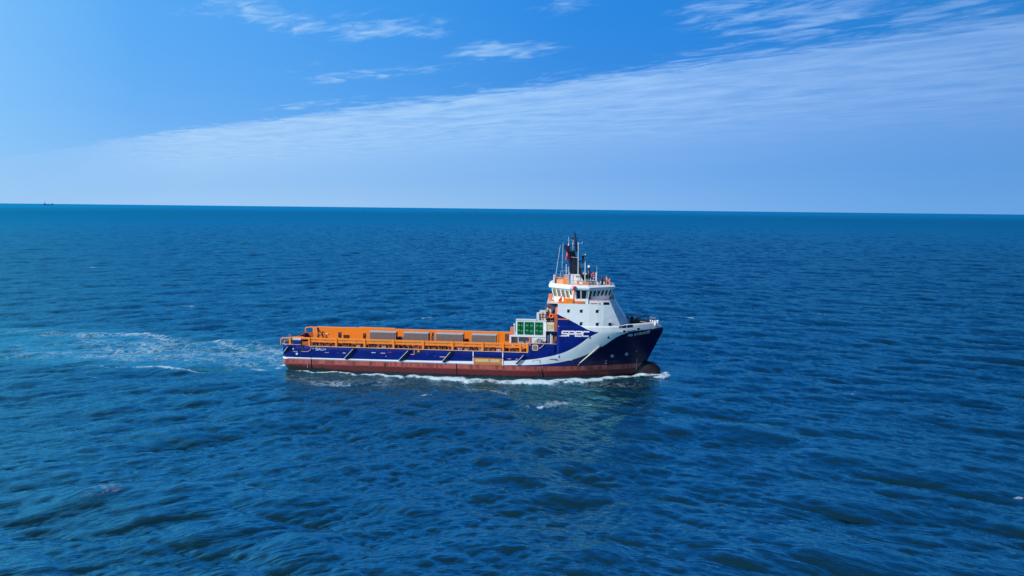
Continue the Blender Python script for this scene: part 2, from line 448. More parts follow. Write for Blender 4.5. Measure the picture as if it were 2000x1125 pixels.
# bulbous bow
bb = MB(); rs = []
for x, cz, ry, rz in ((64.5, .0, .5, 1.2), (66.5, .3, .6, 1.4), (68.2, .7, .8, 1.65), (69.3, .85, 1.0, 1.7), (70.2, .82, 1.02, 1.55), (71.0, .75, .85, 1.25), (71.5, .72, .62, .92), (71.82, .7, .34, .52), (71.93, .7, .08, .12)):
    rs.append([(x, ry * math.cos(2 * PI * i / 20), cz + rz * math.sin(2 * PI * i / 20)) for i in range(20)])
bb.loft(rs); bb.build('bulbous_bow', paint('wet_dark_antifouling', (0.016, 0.008, 0.008), 0.4, 0.25), SHIP, smooth=True)

# decks
dk = MB(); dk.box(1.3, 52.3, -6.15, 6.15, 3.55, 3.7); dk.build('main_deck', DECK, SHIP)
dk = MB(); poly = [(x, -hb(x, 9.2) + .15) for x in np.linspace(52.6, 71, 26)] + [(x, hb(x, 9.2) - .15) for x in np.linspace(71, 52.6, 26)]
dk.loft([[(x, y, 9.2) for x, y in poly], [(x, y, 9.3) for x, y in poly]]); dk.build('foredeck', paint('grey_deck', (0.10, 0.13, 0.16), 0.7, 0.2), SHIP)
dk = MB(); dk.box(47.1, 52.3, -6.1, 6.1, 6.15, 6.3); dk.build('raised_deck', DECK, SHIP)

# cap strips along the sheer
cap = MB()
def capline(x0, x1, n, sgn):
    pts = [(x, sgn * (hb(x, 4.75) + .0), 4.79) for x in np.linspace(x0, x1, n)]
    for a, b_ in zip(pts, pts[1:]): cap.box(min(a[0], b_[0]), max(a[0], b_[0]), a[1] - .13, a[1] + .13, 4.75, 4.84)
capline(5.6, 47.0, 2, -1); capline(5.6, 47.0, 2, 1)
cap.box(47.0, 52.2, -6.42, -6.16, 6.5, 6.58); cap.box(1.7, 4.0, -6.42, -6.16, 5.0, 5.07)
cap.build('sheer_capping', paint('pale_capping', (0.62, 0.42, 0.36), 0.5, 0.2), SHIP)
# white belt edge on the transom side, standing slightly proud
rb = MB()
for x0_, x1_ in ((1.2, 36.8),):
    rb.box(x0_, x1_, -6.42, -6.2, 2.36, 2.5)
rb.build('rubbing_strake', WHITE, SHIP, bevel=.03)
rc = MB()
for y in (-5.8, -3): pass
# curved gusset up to the superstructure
gp = [(51.1, 6.5)] + [(52.3 - 1.1 * math.cos(math.radians(a)) - 0.0 + 0.0, 6.5 + 1.1 - 1.1 * math.sin(math.radians(a))) for a in (90, 70, 50, 30, 12, 0)]
gus = MB(); gus.prism([(51.2, 6.5), (52.3, 6.5), (52.3, 7.7)] + [(51.2 + 1.1 * math.sin(math.radians(a)), 7.7 - 1.15 * math.cos(math.radians(a))) for a in (75, 55, 35, 15)], -6.32, -6.2)
gus.build('corner_gusset', LIV, SHIP)

# ------------------------------------------------------------------ superstructure
def xf(z): return 63.75 - 0.453 * (z - 10.0)
def sup_ring(z, inset=0.0, x_aft=52.3):
    f = xf(z); ch = 1.65 - 0.85 * (z - 10) / 4.6
    half = [(x_aft, hb(55, 10)), (56.5, hb(56.5, 10)), (58.0, hb(58, 10)), (59.4, hb(59.4, 10)), (60.6, hb(60.6, 10)), (f, hb(f, 10)), (f + ch, 3.5), (f + ch + .35, 1.2)]
    half = [(x - (inset if k > 4 else 0) + (inset if k == 0 else 0), y - inset) for k, (x, y) in enumerate(half)]
    return [(x, -y, z) for x, y in half] + [(x, y, z) for x, y in reversed(half)]
sp = MB(); sp.loft([sup_ring(10.0), sup_ring(11.3), sup_ring(12.6), sup_ring(14.0)], cap0=False)
sp.box(52.3, 52.42, -6.2, 6.2, 6.3, 10.0)
sup = sp.build('superstructure', LIV, SHIP)
# bulwark round the bridge deck
bw = MB()
def bulw(z0, z1, th):
    o0 = [p for p in sup_ring(z0) if p[0] > 57.9]; o1 = [p for p in sup_ring(z1) if p[0] > 57.9]
    i0 = [p for p in sup_ring(z0, th) if p[0] > 57.9]; i1 = [p for p in sup_ring(z1, th) if p[0] > 57.9]
    n = min(len(o0), len(i0)); b = len(bw.v)
    for k in range(n): bw.v += [o0[k], o1[k], i1[k], i0[k]]
    for k in range(n - 1):
        for j in range(4):
            a = b + k * 4 + j; c = b + k * 4 + (j + 1) % 4
            bw.f.append((a, c, c + 4, a + 4))
    bw.f.append((b, b + 1, b + 2, b + 3)); e = b + (n - 1) * 4; bw.f.append((e + 3, e + 2, e + 1, e))
bulw(14.0, 14.62, .12)
bwo = bw.build('bridge_bulwark', WHITE, sup)
wc = MB()
o1 = [p for p in sup_ring(14.66) if p[0] > 57.9 and p[1] < 0]
for a, b_ in zip(o1[:4], o1[1:5]): wc.tube((a[0], a[1] + .06, a[2]), (b_[0], b_[1] + .06, b_[2]), .07)
wc.build('bulwark_capping', PINK, sup)
# portholes (each its own sub-part of the superstructure or part of the hull)
def port_rim(x, z, w, h, parent, r=.08, mat=GLASS):
    m = MB(); patch(m, rrect(x, z, w, h, r), .03, .05); return m.build('porthole', mat, parent)
def sidept(x, z, off):                # superstructure side above z = 10
    return Vector((x, -hb(max(x, 55), 10) - off, z))
def sup_patch(mb, poly, off=.03, th=.05):
    mb.loft([[sidept(x, z, off - th) for x, z in poly], [sidept(x, z, off) for x, z in poly]]); return mb
for x, z in ((54.23, 12.67), (56.53, 12.70), (59.39, 12.72), (59.45, 10.35), (61.75, 10.35), (56.55, 10.40)):
    m = MB(); sup_patch(m, rrect(x, z, .46, .56, .08)); p = m.build('porthole', GLASS, sup)
    m = MB()
    for (a, b_) in (((x - .26, z + .30), (x + .26, z + .30)),): m.box(a[0], b_[0], -hb(55 if x < 57 else x, 10) - .10, -hb(55 if x < 57 else x, 10), a[1], a[1] + .05)
    m.build('porthole_brow', LGREY, p)
m = MB(); sup_patch(m, oval(54.27, 10.4, .17, .30)); m.build('porthole', GLASS, sup)
m = MB(); patch(m, oval(61.6, 7.85, .17, .24)); m.build('porthole', GLASS, hullo)
m = MB(); patch(m, rrect(58.25, 7.8, .22, .4, .08)); m.build('porthole', paint('blue_glass', (.02, .08, .2), .2), hullo)
m = MB(); sup_patch(m, rect(52.35, 54.35, 11.06, 11.22), .05, .08); m.build('orange_stripe', ORANGE, sup)
m = MB(); sup_patch(m, rect(60.5, 61.55, 13.92, 14.38), .03, .05); m.build('mooring_opening', GLASS, sup)
m = MB(); sup_patch(m, rect(58.2, 59.4, 14.05, 14.22), .03, .05); m.build('warning_marking', paint('faded_red_marking', (.6, .13, .07), .6, .6, scale=8), sup)
m = MB(); sup_patch(m, rect(59.7, 59.95, 14.0, 14.22), .03, .05); m.build('warning_marking', paint('brown_marking', (.3, .2, .12), .6, .3), sup)
# faint black mark on the raked front
f0, f1 = Vector((63.2 + .7, -4.35, 11.6)), Vector((62.4 + .6, -4.6, 13.2))
# bow openings
m = MB(); patch(m, rect(63.45, 64.05, 9.62, 10.0 - .03), .03, .05); m.build('bow_window', paint('grey_glass', (.14, .13, .14), .3), hullo)
m = MB(); patch(m, [(64.05, 9.62), (64.72, 9.62), (64.85, 10.13), (64.05, 10.0)], .03, .05); m.build('bow_window', GLASS, hullo)
m = MB(); patch(m, [(64.92, 9.62), (66.0, 9.66), (66.0, 10.12), (65.05, 10.12)], .03, .05); m.build('bow_window', GLASS, hullo)
m = MB(); patch(m, rrect(64.45, 8.98, .42, .36, .06), .03, .05); m.build('fairlead', GLASS, hullo)
m = MB(); patch(m, [(65.0, 8.86), (66.6, 9.03), (66.6, 9.13), (65.0, 8.98)], .04, .05); m.build('fairlead', GLASS, hullo)
m = MB(); patch(m, oval(67.1, 9.28, .25, .21), .04, .05); m.build('fairlead', GLASS, hullo)
m = MB(); patch(m, [(69.9, 9.02), (70.35, 9.05), (70.35, 9.17), (69.9, 9.14)], .05, .06); m.build('fairlead', BEIGE, hullo)
# round thruster emblems
for x, z in ((62.5, 4.05), (65.2, 4.25)):
    m = MB(); patch(m, oval(x, z, .30, .30, 18), .03, .05); e = m.build('thruster_emblem', LGREY, hullo)
    m = MB()
    for k in range(3):
        t = k * PI / 3; c_, s_ = math.cos(t), math.sin(t)
        patch(m, [(x + .24 * c_ - .035 * s_, z + .24 * s_ + .035 * c_), (x - .24 * c_ - .035 * s_, z - .24 * s_ + .035 * c_), (x - .24 * c_ + .035 * s_, z - .24 * s_ - .035 * c_), (x + .24 * c_ + .035 * s_, z + .24 * s_ - .035 * c_)], .045 + .004 * k, .02)
    m.build('propeller_symbol', NAVY, e)

# writing on the shell: strokes laid on the plating
GL = {'S': [[(4, 6), (.6, 6), (0, 5.4), (0, 3.6), (.6, 3), (3.4, 3), (4, 2.4), (4, .6), (3.4, 0), (0, 0)]],
      'P': [[(0, 0), (0, 6), (3.4, 6), (4, 5.4), (4, 3.2), (3.4, 2.6), (0, 2.6)]],
      'E': [[(4, 0), (0, 0), (0, 2.7), (4, 3.0), (4, 6), (0, 6), (0, 3.2)]],
      'C': [[(4, 6), (.8, 6), (0, 5.2), (0, .8), (.8, 0), (4, 0)]],
      'M': [[(0, 0), (0, 6), (2, 2.5), (4, 6), (4, 0)]], 'B': [[(0, 0), (0, 6), (3.2, 6), (3.8, 5), (3.2, 3.2), (0, 3.2)], [(3.2, 3.2), (4, 1.6), (3.2, 0), (0, 0)]],
      'V': [[(0, 6), (2, 0), (4, 6)]], 'O': [[(.6, 0), (3.4, 0), (4, .6), (4, 5.4), (3.4, 6), (.6, 6), (0, 5.4), (0, .6), (.6, 0)]],
      'Y': [[(0, 6), (2, 3.2), (4, 6)], [(2, 3.2), (2, 0)]], 'N': [[(0, 0), (0, 6), (4, 0), (4, 6)]],
      'A': [[(0, 0), (2, 6), (4, 0)], [(.8, 2), (3.2, 2)]], 'I': [[(2, 0), (2, 6)]], 'U': [[(0, 6), (0, .6), (.6, 0), (3.4, 0), (4, .6), (4, 6)]],
      'L': [[(0, 6), (0, 0), (4, 0)]], 'J': [[(4, 6), (4, .6), (3.4, 0), (.6, 0), (0, 1)]], 'T': [[(0, 6), (4, 6)], [(2, 6), (2, 0)]], 'D': [[(0, 0), (0, 6), (3, 6), (4, 5), (4, 1), (3, 0), (0, 0)]]}
def letters(text, x0, x1, z0, z1, h, wdt, sk, mat, name, parent, slant=0.0, on=surf, gap=1.35, lines=None):
    n = len(text); step = 1.0 / (n + (n - 1) * (gap - 1)); cw = (x1 - x0) * step; m = MB(); kk = 0
    for i, ch in enumerate(text):
        if ch == ' ': continue
        for line in GL[ch]:
            P = []
            for (a, b_) in line:
                fx = (i * gap + a / 4) * step; P.append(Vector((x0 + fx * (x1 - x0) + slant * b_ / 6 * h, z0 + (z1 - z0) * fx + b_ / 6 * h)))
            for a, b_ in zip(P, P[1:]):
                d = b_ - a
                if d.length < 1e-5: continue
                d.normalize(); nn = Vector((-d.y, d.x)) * sk / 2; ee = d * sk * .42; kk += 1
                q = [a - ee - nn, b_ + ee - nn, b_ + ee + nn, a - ee + nn]
                off = .03 + .0015 * (kk % 7)
                m.loft([[on(p.x, p.y, off - .03) for p in q], [on(p.x, p.y, off) for p in q]])
    return m.build(name, mat, parent)
LET = paint('white_lettering', (0.80, 0.74, 0.76), 0.5, 0.05)
lt_ = letters('SPEC', 53.1, 57.9, 8.08, 8.12, 0.84, .6, .24, LET, 'company_lettering', hullo, slant=.12, gap=1.22)
m = MB(); patch(m, [(52.6, 8.0), (54.0, 7.98), (54.0, 8.16), (53.3, 8.2)], .05, .03); m.build('lettering_swash', LET, hullo)
LETG = paint('dull_white_lettering', (0.50, 0.54, 0.60), 0.6, 0.2, scale=6)
letters('MB', 65.25, 66.05, 7.92, 8.0, .42, .3, .085, LETG, 'ship_name_lettering', hullo, gap=1.35)
letters('BYDNAUE', 66.45, 69.35, 8.04, 8.33, .42, .3, .085, LETG, 'ship_name_lettering', hullo, gap=1.4)
letters('SAU', 6.85, 8.3, 4.06, 4.06, .42, .3, .10, LETG, 'stern_lettering', hullo, gap=1.3)
for x, z, r in ((6.35, 4.36, .13), (8.68, 4.24, .16)):
    m = MB(); patch(m, oval(x, z, r, r), .035, .05); e = m.build('stern_emblem', LETG, hullo)
    m = MB(); patch(m, oval(x, z, r * .4, r * .4, 8), .05, .03); m.build('emblem_centre', NAVY, e)

# ------------------------------------------------------------------ side fenders and fittings
for i, (a, b_) in enumerate((((.45, 3.25), (1.6, 4.67)), ((12.41, 2.63), (14.22, 4.55)), ((22.83, 2.58), (24.69, 4.55)), ((31.03, 2.6), (32.67, 4.55)))):
    m = MB(); w = .62  # dark width takes in the bar's shadowed side
    pr = .42
    P0, P1 = Vector((a[0], 0, a[1])), Vector((b_[0], 0, b_[1])); P0.y = -hb(a[0], a[1]); P1.y = -hb(b_[0], b_[1])
    m.loft([[P0 + Vector((0, .05, 0)), P0 + Vector((w, .05, -.05)), P0 + Vector((w, -pr * .5, -.05)), P0 + Vector((0, -pr, 0))],
            [P1 + Vector((0, .05, 0)), P1 + Vector((w * .8, .05, 0)), P1 + Vector((w * .8, -pr * .5, 0)), P1 + Vector((0, -pr, 0))]])
    f = m.build('fender_bar', BLACKP, SHIP)
    m = MB(); m.tube(P0 + Vector((-.02, -pr, 0)), P1 + Vector((-.02, -pr, 0)), .045); m.build('fender_edge_or_shade', LGREY, f)
P0, P1 = surf(44.81, 2.66, .25), surf(46.27, 4.27, .25)
m = MB(); m.tube(P0, P1, .17, n=10); f = m.build('fender_bar', BLACKP, SHIP, smooth=True)
m = MB(); m.tube(P0 + Vector((-.05, -.15, .08)), P1 + Vector((-.05, -.15, .08)), .06); m.build('fender_edge_or_shade', PINK, f)
P0, P1 = surf(56.4, 2.9, .22), surf(60.0, 6.3, .25)
m = MB(); m.tube(P0, P1, .08, .17, n=10); f = m.build('fender_bar', paint('pale_fender', (.55, .52, .47), .5), SHIP, smooth=True)
m = MB(); m.tube(P0.lerp(P1, .6) + Vector((.22, 0, -.05)), P1 + Vector((.25, 0, -.05)), .12, n=8); m.build('fender_edge_or_shade', BLACK, f, smooth=True)  # black tube beside the pale bar stands for its shadow

# tan roller door between white posts
m = MB(); m.box(36.98, 42.28, -6.36, -6.28, 2.24, 3.62); door = m.build('side_door', TAN, SHIP)
m = MB(); m.box(37.3, 39.8, -6.40, -6.355, 2.78, 3.32); m.build('door_panel', BEIGE, door)
m = MB(); m.box(40.05, 41.8, -6.40, -6.355, 2.80, 3.34); m.build('door_panel', BEIGE, door)
m = MB().box(37.1, 42.1, -6.362, -6.352, 2.40, 2.52)
for k in range(14): m.box(37.15 + k * .37, 37.27 + k * .37, -6.385, -6.355, 2.30, 2.62)
m.build('door_ribs', paint('ochre_ribs', (.46, .20, .03), .7, .3), door)
for x in (36.86, 42.36):
    m = MB(); m.box(x - .10, x + .08, -6.38, -6.28, 2.22, 4.75); m.build('white_post', WHITE, SHIP)
m = MB(); m.path([(32.9, -6.42, 4.3), (34.7, -6.42, 3.92), (35.8, -6.42, 3.72), (36.8, -6.45, 3.70), (42.6, -6.45, 3.66), (43.1, -6.45, 3.6)], .05); m.build('hose', BLACK, SHIP)
m = MB(); m.box(25.85, 27.1, -6.33, -6.25, 3.95, 4.7); rec = m.build('side_recess', BLACKP, SHIP)
m = MB(); m.box(26.4, 26.75, -6.40, -6.32, 4.28, 4.62); m.build('recess_lamp', ORANGE, rec)
m = MB(); m.box(25.72, 25.84, -6.38, -6.28, 3.9, 4.7); m.build('recess_post', SALMON, rec)
m = MB(); m.box(25.1, 25.8, -6.37, -6.28, 3.75, 3.87); m.build('recess_step', PINK, rec)
fit = [(17.6, 18.4, 3.86, 3.95, WHITE), (19.35, 20.25, 3.80, 3.93, PINK), (20.7, 21.5, 4.03, 4.09, RED), (30.6, 31.6, 3.42, 3.56, PINK), (2.4, 3.3, 3.62, 3.72, PINK),
       (8.6, 9.4, 3.62, 3.70, PINK), (12.1, 12.65, 3.60, 3.72, LGREY), (11.0, 11.3, 3.62, 3.7, BROWN), (29.5, 29.9, 3.62, 3.7, BROWN), (43.1, 43.9, 3.45, 3.55, PINK), (2.35, 2.6, 4.05, 4.3, LGREY),
       (61.2, 61.55, 3.05, 3.11, GREY), (53.9, 55.1, 3.42, 3.48, LGREY), (44.7, 45.2, 3.45, 3.53, LGREY), (48.0, 49.2, 3.42, 3.5, PINK), (49.15, 49.22, 2.85, 3.42, GREY), (47.8, 48.1, 3.2, 3.25, BROWN), (56.2, 56.35, 2.42, 2.56, LGREY), (61.3, 61.45, 2.5, 2.64, LGREY), (67.0, 67.1, 4.7, 4.82, LGREY),
       (67.2, 67.27, .9, 3.3, GREY), (28.2, 28.3, 3.9, 4.0, GREY), (20.3, 20.5, 3.2, 3.35, GREY), (52.6, 52.75, 3.9, 4.4, BLUEP), (24.6, 24.75, 3.85, 3.98, RED), (12.7, 13.0, 3.1, 3.15, GREY)]
for x0_, x1_, z0_, z1_, mt in fit:
    m = MB(); patch(m, rect(x0_, x1_, z0_, z1_), .06, .09); m.build('hull_fitting', mt, hullo)
m = MB(); patch(m, oval(3.15, 3.25, .22, .22), .05, .07); m.build('stern_light', LGREY, hullo)
for x, z0_, z1_ in ((5.9, .5, 2.75), (33.7, .3, 2.3), (20.1, 1.25, 2.1), (49.0, .2, 2.1)):
    m = MB(); m.tube((x, -6.34, z0_), (x, -6.34, z1_), .07, n=6); m.build('drain_pipe', BLACK, SHIP)
m = MB(); m.tube((5.2, -6.33, .6), (5.2, -6.33, 2.1), .05, n=6); m.build('drain_pipe', PINK, SHIP)
# grated vent by the raised bulwark
m = MB(); patch(m, rrect(48.3, 5.75, 1.1, 1.1, .2), .05, .07); vent = m.build('grated_vent', BEIGE, SHIP)
m = MB()
for k in range(4): patch(m, rect(47.95 + .2 * k, 48.05 + .2 * k, 5.35, 6.1), .07, .04)
m.build('vent_grille', BLACKP, vent)
m = MB(); m.path([surf(49.0, 5.6, .1), surf(49.5, 5.9, .12), surf(50.0, 6.5, .12)], .06); m.build('hose', PINK, SHIP)

# ------------------------------------------------------------------ cargo rails
posts = [5.64, 10.85, 16.31, 21.85, 27.45, 33.0, 38.6, 42.4, 45.6, 46.9]
def rail(sgn):
    y0, y1 = (-6.34, -6.02) if sgn < 0 else (6.02, 6.34)
    m = MB(); m.box(4.0, 47.05, y0, y1, 6.08, 6.42)
    r = m.build('cargo_rail', ORANGE, SHIP, bevel=.03)
    m = MB(); m.box(5.6, 47.0, y0 + .05, y1 - .08, 5.58, 5.95); m.build('rail_panel', ORANGE, r)
    for x in posts:
        m = MB(); m.box(x - .19, x + .19, y0 - .07, y1 + .05, 4.84, 6.44); m.build('post', ORANGE, r, bevel=.02)
    for x in np.arange(7, 46, 1.9):
        xx = x + random.uniform(-.4, .4); MB().box(xx - .05, xx + .05, y0 - .03, y0 + .02, 5.95, 6.09).build('rail_cleat', BROWN, r)
    return r
rail(-1)
# solid port side wall of the cargo deck
m = MB()
m.prism([(1.75, 3.7), (47.0, 3.7), (47.0, 6.22), (19.0, 6.22), (18.9, 6.36), (11.3, 6.42), (11.15, 6.30), (2.6, 6.30), (1.75, 6.25)], 6.0, 6.2)
pw = m.build('port_cargo_wall', ORANGE, SHIP)
m = MB(); m.box(1.75, 2.6, 5.75, 6.0, 3.7, 6.25); m.build('wall_pillar', ORANGE, pw, bevel=.05)
m = MB(); m.tube((2.6, 6.1, 6.34), (11.1, 6.1, 6.34), .05); m.tube((11.3, 6.1, 6.46), (18.9, 6.1, 6.40), .05); m.tube((19, 6.1, 6.26), (47, 6.1, 6.26), .05); m.build('wall_capping', paint('pale_orange', (.75, .42, .2), .5), pw)
for x0_, x1_, z0_, z1_ in ((6.95, 7.55, 4.2, 5.3), (12.2, 12.72, 4.2, 5.22)):
    m = MB(); m.box(x0_, x1_, 5.93, 6.0, z0_, z1_); d = m.build('wall_door', BLACKP, pw)
    m = MB(); m.box(x0_ + .1, x1_ - .1, 5.90, 5.935, (z0_ + z1_) / 2 + .1, z1_ - .12); m.build('door_pane', BLUEP, d)
m = MB(); m.box(8.05, 9.25, 5.93, 6.0, 4.15, 4.78); d = m.build('wall_grille', BLACKP, pw)
m = MB()
for k in range(5): m.box(8.2 + k * .2, 8.27 + k * .2, 5.90, 5.94, 4.25, 4.66)
m.build('grille_bars', BROWN, d)
m = MB(); m.box(3.85, 4.85, 5.88, 5.98, 4.80, 4.98); m.build('white_sign', WHITE, pw)
for x in np.arange(14.3, 46, 2.35): MB().box(x - .06, x + .06, 5.93, 6.0, 3.7, 6.0).build('wall_stiffener', ORANGE, pw)
m = MB(); m.box(41.5, 42.2, 5.92, 6.0, 4.5, 5.9); m.box(43.0, 46.2, 5.92, 6.0, 4.3, 5.75); w_ = m.build('wall_recess', paint('dark_recess', (.10, .07, .07), .8, .5, scale=3), pw)
# inner coaming on the starboard side
m = MB(); m.box(5.7, 47.0, -4.75, -4.62, 3.7, 5.55)
for x in np.arange(6, 47, 1.15): m.box(x, x + .12, -4.9, -4.75, 3.7, 5.55)
m.build('inner_coaming', ORANGE_D, SHIP)
for x in np.arange(7.5, 46.5, 1.9): MB().tube((x, -6.1, 4.84), (x, -6.1, 5.5), .045, n=5).build('stanchion', SALMON, SHIP)

# stern hoops, transom rail and blue block
def hoop(y, name):
    m = MB()
    pts = [(-.0, y, 4.98), (-.02, y, 5.75), (.12, y, 6.02), (.42, y, 6.14), (1.75, y, 6.2)]
    for a, b_ in zip(pts, pts[1:]): m.tube(a, b_, .12, n=8)
    for p in pts: m.ball(p, .12, 8, 6)
    m.box(1.6, 1.95, y - .14, y + .14, 4.98, 6.26)
    return m.build(name, ORANGE, SHIP)
hoop(-6.05, 'stern_hoop'); hoop(6.05, 'stern_hoop')
m = MB(); m.path([(0.02, -5.2, 5.02), (0.02, 5.2, 5.02)], .07); m.path([(.25, -6.0, 5.02), (1.6, -6.25, 5.02)], .06); m.build('transom_rail', paint('pale_rail', (.70, .55, .45), .5), SHIP)
m = MB(); m.box(.12, .2, -5.1, 5.1, 3.7, 4.95); m.box(.2, 1.7, 5.95, 6.02, 3.7, 5.1); m.build('stern_inner_plating', ORANGE_D, SHIP)
m = MB(); m.box(2.5, 3.98, -6.36, -5.6, 4.9, 5.88); bk = m.build('blue_housing', NAVY, SHIP, bevel=.03)
m = MB(); m.box(2.42, 4.05, -6.42, -5.5, 5.88, 6.28); m.build('housing_top', CREAM, bk, bevel=.04)
m = MB(); m.box(2.1, 4.3, -6.1, -5.4, 6.28, 6.42); m.build('housing_rail', ORANGE, bk)
m = MB(); m.box(4.06, 4.5, -6.335, -6.27, 3.7, 4.95); nt = m.build('mooring_notch', BLACKP, SHIP)
m = MB(); m.path([surf(4.05, 3.72, .08)] + [surf(5.1 + .95 * math.cos(math.radians(a)), 4.7 + .98 * math.sin(math.radians(a)), .08) for a in (-80, -60, -40, -20, 0)], .05); m.build('notch_rim', PINK, nt)
m = MB(); m.tube((1.85, -5.9, 5.0), (1.85, -5.9, 6.9), .09); m.tube((2.15, -5.9, 5.0), (2.15, -5.9, 6.55), .09); m.ring((1.6, -5.9, 6.55), .25, .04, 'y'); m.build('stern_davit', GREY, SHIP)
m = MB(); m.path([(.35, -5.9, 5.1), (.7, -5.8, 5.6), (1.3, -5.7, 5.9)], .05); m.path([(.5, -5.5, 5.0), (.5, -5.5, 5.7)], .05); m.path([(1.0, -5.5, 5.0), (1.0, -5.5, 5.8)], .06); m.build('stern_tackle', BEIGE, SHIP)
m = MB(); m.tube((1.0, -4.0, 4.2), (1.0, 1.0, 4.2), .45, n=12); m.box(.6, 1.4, -4.3, -4.0, 3.7, 4.9); m.box(.6, 1.4, 1.0, 1.3, 3.7, 4.9); m.build('towing_winch', BROWN, SHIP)
m = MB(); m.box(4.2, 5.3, -6.2, -5.6, 4.2, 5.6); m.box(4.2, 5.0, -6.25, -5.9, 5.0, 5.3); m.build('stern_locker', ORANGE_D, SHIP)

# ------------------------------------------------------------------ knuckle-boom crane on the port wall (tiny)
m = MB(); m.tube((2.9, 5.4, 3.7), (2.9, 5.4, 5.0), .16); CR = empty('deck_crane', at(2.9, 5.4, 3.7)); tag(CR, 'small dark and white crane against the tall orange wall near the stern', 'crane')
for nm, pts, r, mt in (('pedestal', [(3.75, 5.4, 3.7), (3.75, 5.4, 4.9)], .09, BLACKP), ('boom', [(3.75, 5.4, 4.8), (3.4, 5.4, 5.35), (2.95, 5.4, 5.95), (2.6, 5.4, 6.0)], .08, BLACKP), ('jib', [(2.6, 5.4, 6.0), (2.75, 5.4, 5.3), (2.9, 5.4, 4.7)], .07, LGREY), ('cross_arm', [(2.8, 5.4, 4.75), (3.75, 5.4, 4.75)], .09, BLACKP), ('strut', [(3.1, 5.4, 5.2), (3.45, 5.4, 4.9)], .06, LGREY)):
    m = MB(); m.path(pts, r); o = m.build(nm, mt, None, loc=(2.9, 5.4, 3.7)); o.parent = CR

# ------------------------------------------------------------------ aft deckhouse with green windows
m = MB(); m.box(44.6, 50.2, -5.0, -3.3, 7.75, 10.45); dh = m.build('deckhouse', WHITE, SHIP, bevel=.05)
m = MB(); m.box(44.6, 48.4, -5.06, -4.3, 10.45, 10.72); m.box(44.6, 50.3, -5.05, -3.2, 10.45, 10.55); m.build('deckhouse_roof', LGREY, dh, bevel=.04)
m = MB()
m.box(43.45, 43.75, -5.05, -3.3, 6.2, 7.75); m.box(43.45, 50.2, -5.1, -3.3, 7.45, 7.75); m.box(47.35, 50.2, -5.0, -3.3, 6.3, 7.45); m.box(43.75, 50.2, -4.2, -3.3, 3.7, 7.45)
m.box(45.0, 45.12, -5.05, -4.9, 6.3, 7.45)
dl = m.build('deckhouse_base', WHITE, SHIP)
m = MB(); m.box(43.8, 47.3, -4.3, -4.205, 6.3, 7.4); m.build('base_louvre', GREY, dl)
m = MB(); m.box(47.1, 47.34, -5.15, -4.9, 6.2, 7.5); m.build('orange_post', SALMON, dl)
for x0_, x1_ in ((44.88, 45.98), (46.2, 47.92), (48.14, 49.58)):
    m = MB(); m.box(x0_, x1_, -5.06, -4.99, 7.9, 10.25); g = m.build('green_window', GREENG, dh)
    xm = (x0_ + x1_) / 2
    m = MB(); m.box(xm - .05, xm + .05, -5.085, -5.055, 7.9, 10.25); m.box(x0_, x1_, -5.09, -5.055, 9.0, 9.07); m.build('window_bar', paint('dark_green', (.003, .05, .02), .4), g)
    for (fx, fz) in ((.28, 9.62), (.76, 9.6), (.3, 8.68), (.74, 8.55)):  # lighter green boxes set on the pane as its reflections
        w = (x1_ - x0_) * .14; MB().box(x0_ + fx * (x1_ - x0_) - w, x0_ + fx * (x1_ - x0_) + w, -5.10, -5.056, fz - .13, fz + .13).build('reflection_patch', GREENL, g)
m = MB(); m.box(43.6, 44.2, -5.0, -4.4, 7.75, 9.2); m.build('orange_locker', SALMON, SHIP, bevel=.05)
m = MB(); m.tube((44.35, -4.9, 7.75), (44.35, -4.9, 9.6), .12); m.ball((44.35, -4.9, 9.7), .2); m.build('searchlight', LGREY, SHIP)
# gear on the deckhouse and between it and the superstructure
m = MB(); m.box(48.4, 48.9, -4.6, -3.2, 10.55, 11.85); m.build('roof_unit', LGREY, SHIP, bevel=.03)
m = MB(); m.box(48.9, 50.1, -4.4, -2.6, 10.55, 12.2); ru = m.build('roof_unit', CREAM, SHIP, bevel=.03)
m = MB(); m.ring((49.2, -4.42, 11.4), .28, .07); m.ring((49.75, -4.42, 11.35), .28, .07); m.box(49.0, 49.15, -4.5, -4.4, 10.6, 11.1); m.box(49.45, 49.55, -4.5, -4.4, 10.6, 12.0); m.build('unit_pipework', BROWN, ru)
m = MB(); m.box(50.1, 51.4, -3.9, -2.4, 10.3, 10.4)
sx = [(50.2 + .16 * k, 10.4 + .30 * k) for k in range(9)]
for x, z in sx: m.box(x, x + .25, -3.6, -2.6, z, z + .06)
m.path([(50.1, -3.65, 10.4), (51.6, -3.65, 13.2)], .05); m.path([(50.1, -3.65, 11.3), (51.4, -3.65, 14.0)], .05); m.path([(49.95, -3.65, 10.4), (50.0, -3.65, 12.4), (50.5, -3.65, 13.9)], .05)
m.build('stairway', GREY, SHIP)
m = MB()
rnd = random.Random(3)
for k in range(48):
    x = rnd.uniform(50.0, 51.0); z = rnd.uniform(10.4, 12.9); m.box(x, x + rnd.uniform(.06, .3), -3.95, -3.75, z, z + rnd.uniform(.1, .6))
m.build('stair_gear', BROWN, SHIP)
m = MB()
for k in range(10):
    x = rnd.uniform(50.0, 50.9); z = rnd.uniform(10.4, 12.6); m.box(x, x + rnd.uniform(.06, .25), -4.05, -3.9, z, z + rnd.uniform(.1, .7))
m.build('stair_gear', CREAM, SHIP)
m = MB(); m.box(50.45, 52.3, -2.9, 2.9, 9.0, 13.95); m.build('aft_casing', BLUEP, SHIP)
m = MB(); m.box(51.85, 52.28, -4.6, -3.0, 9.3, 13.1); m.build('vertical_trunk', CREAM, SHIP)
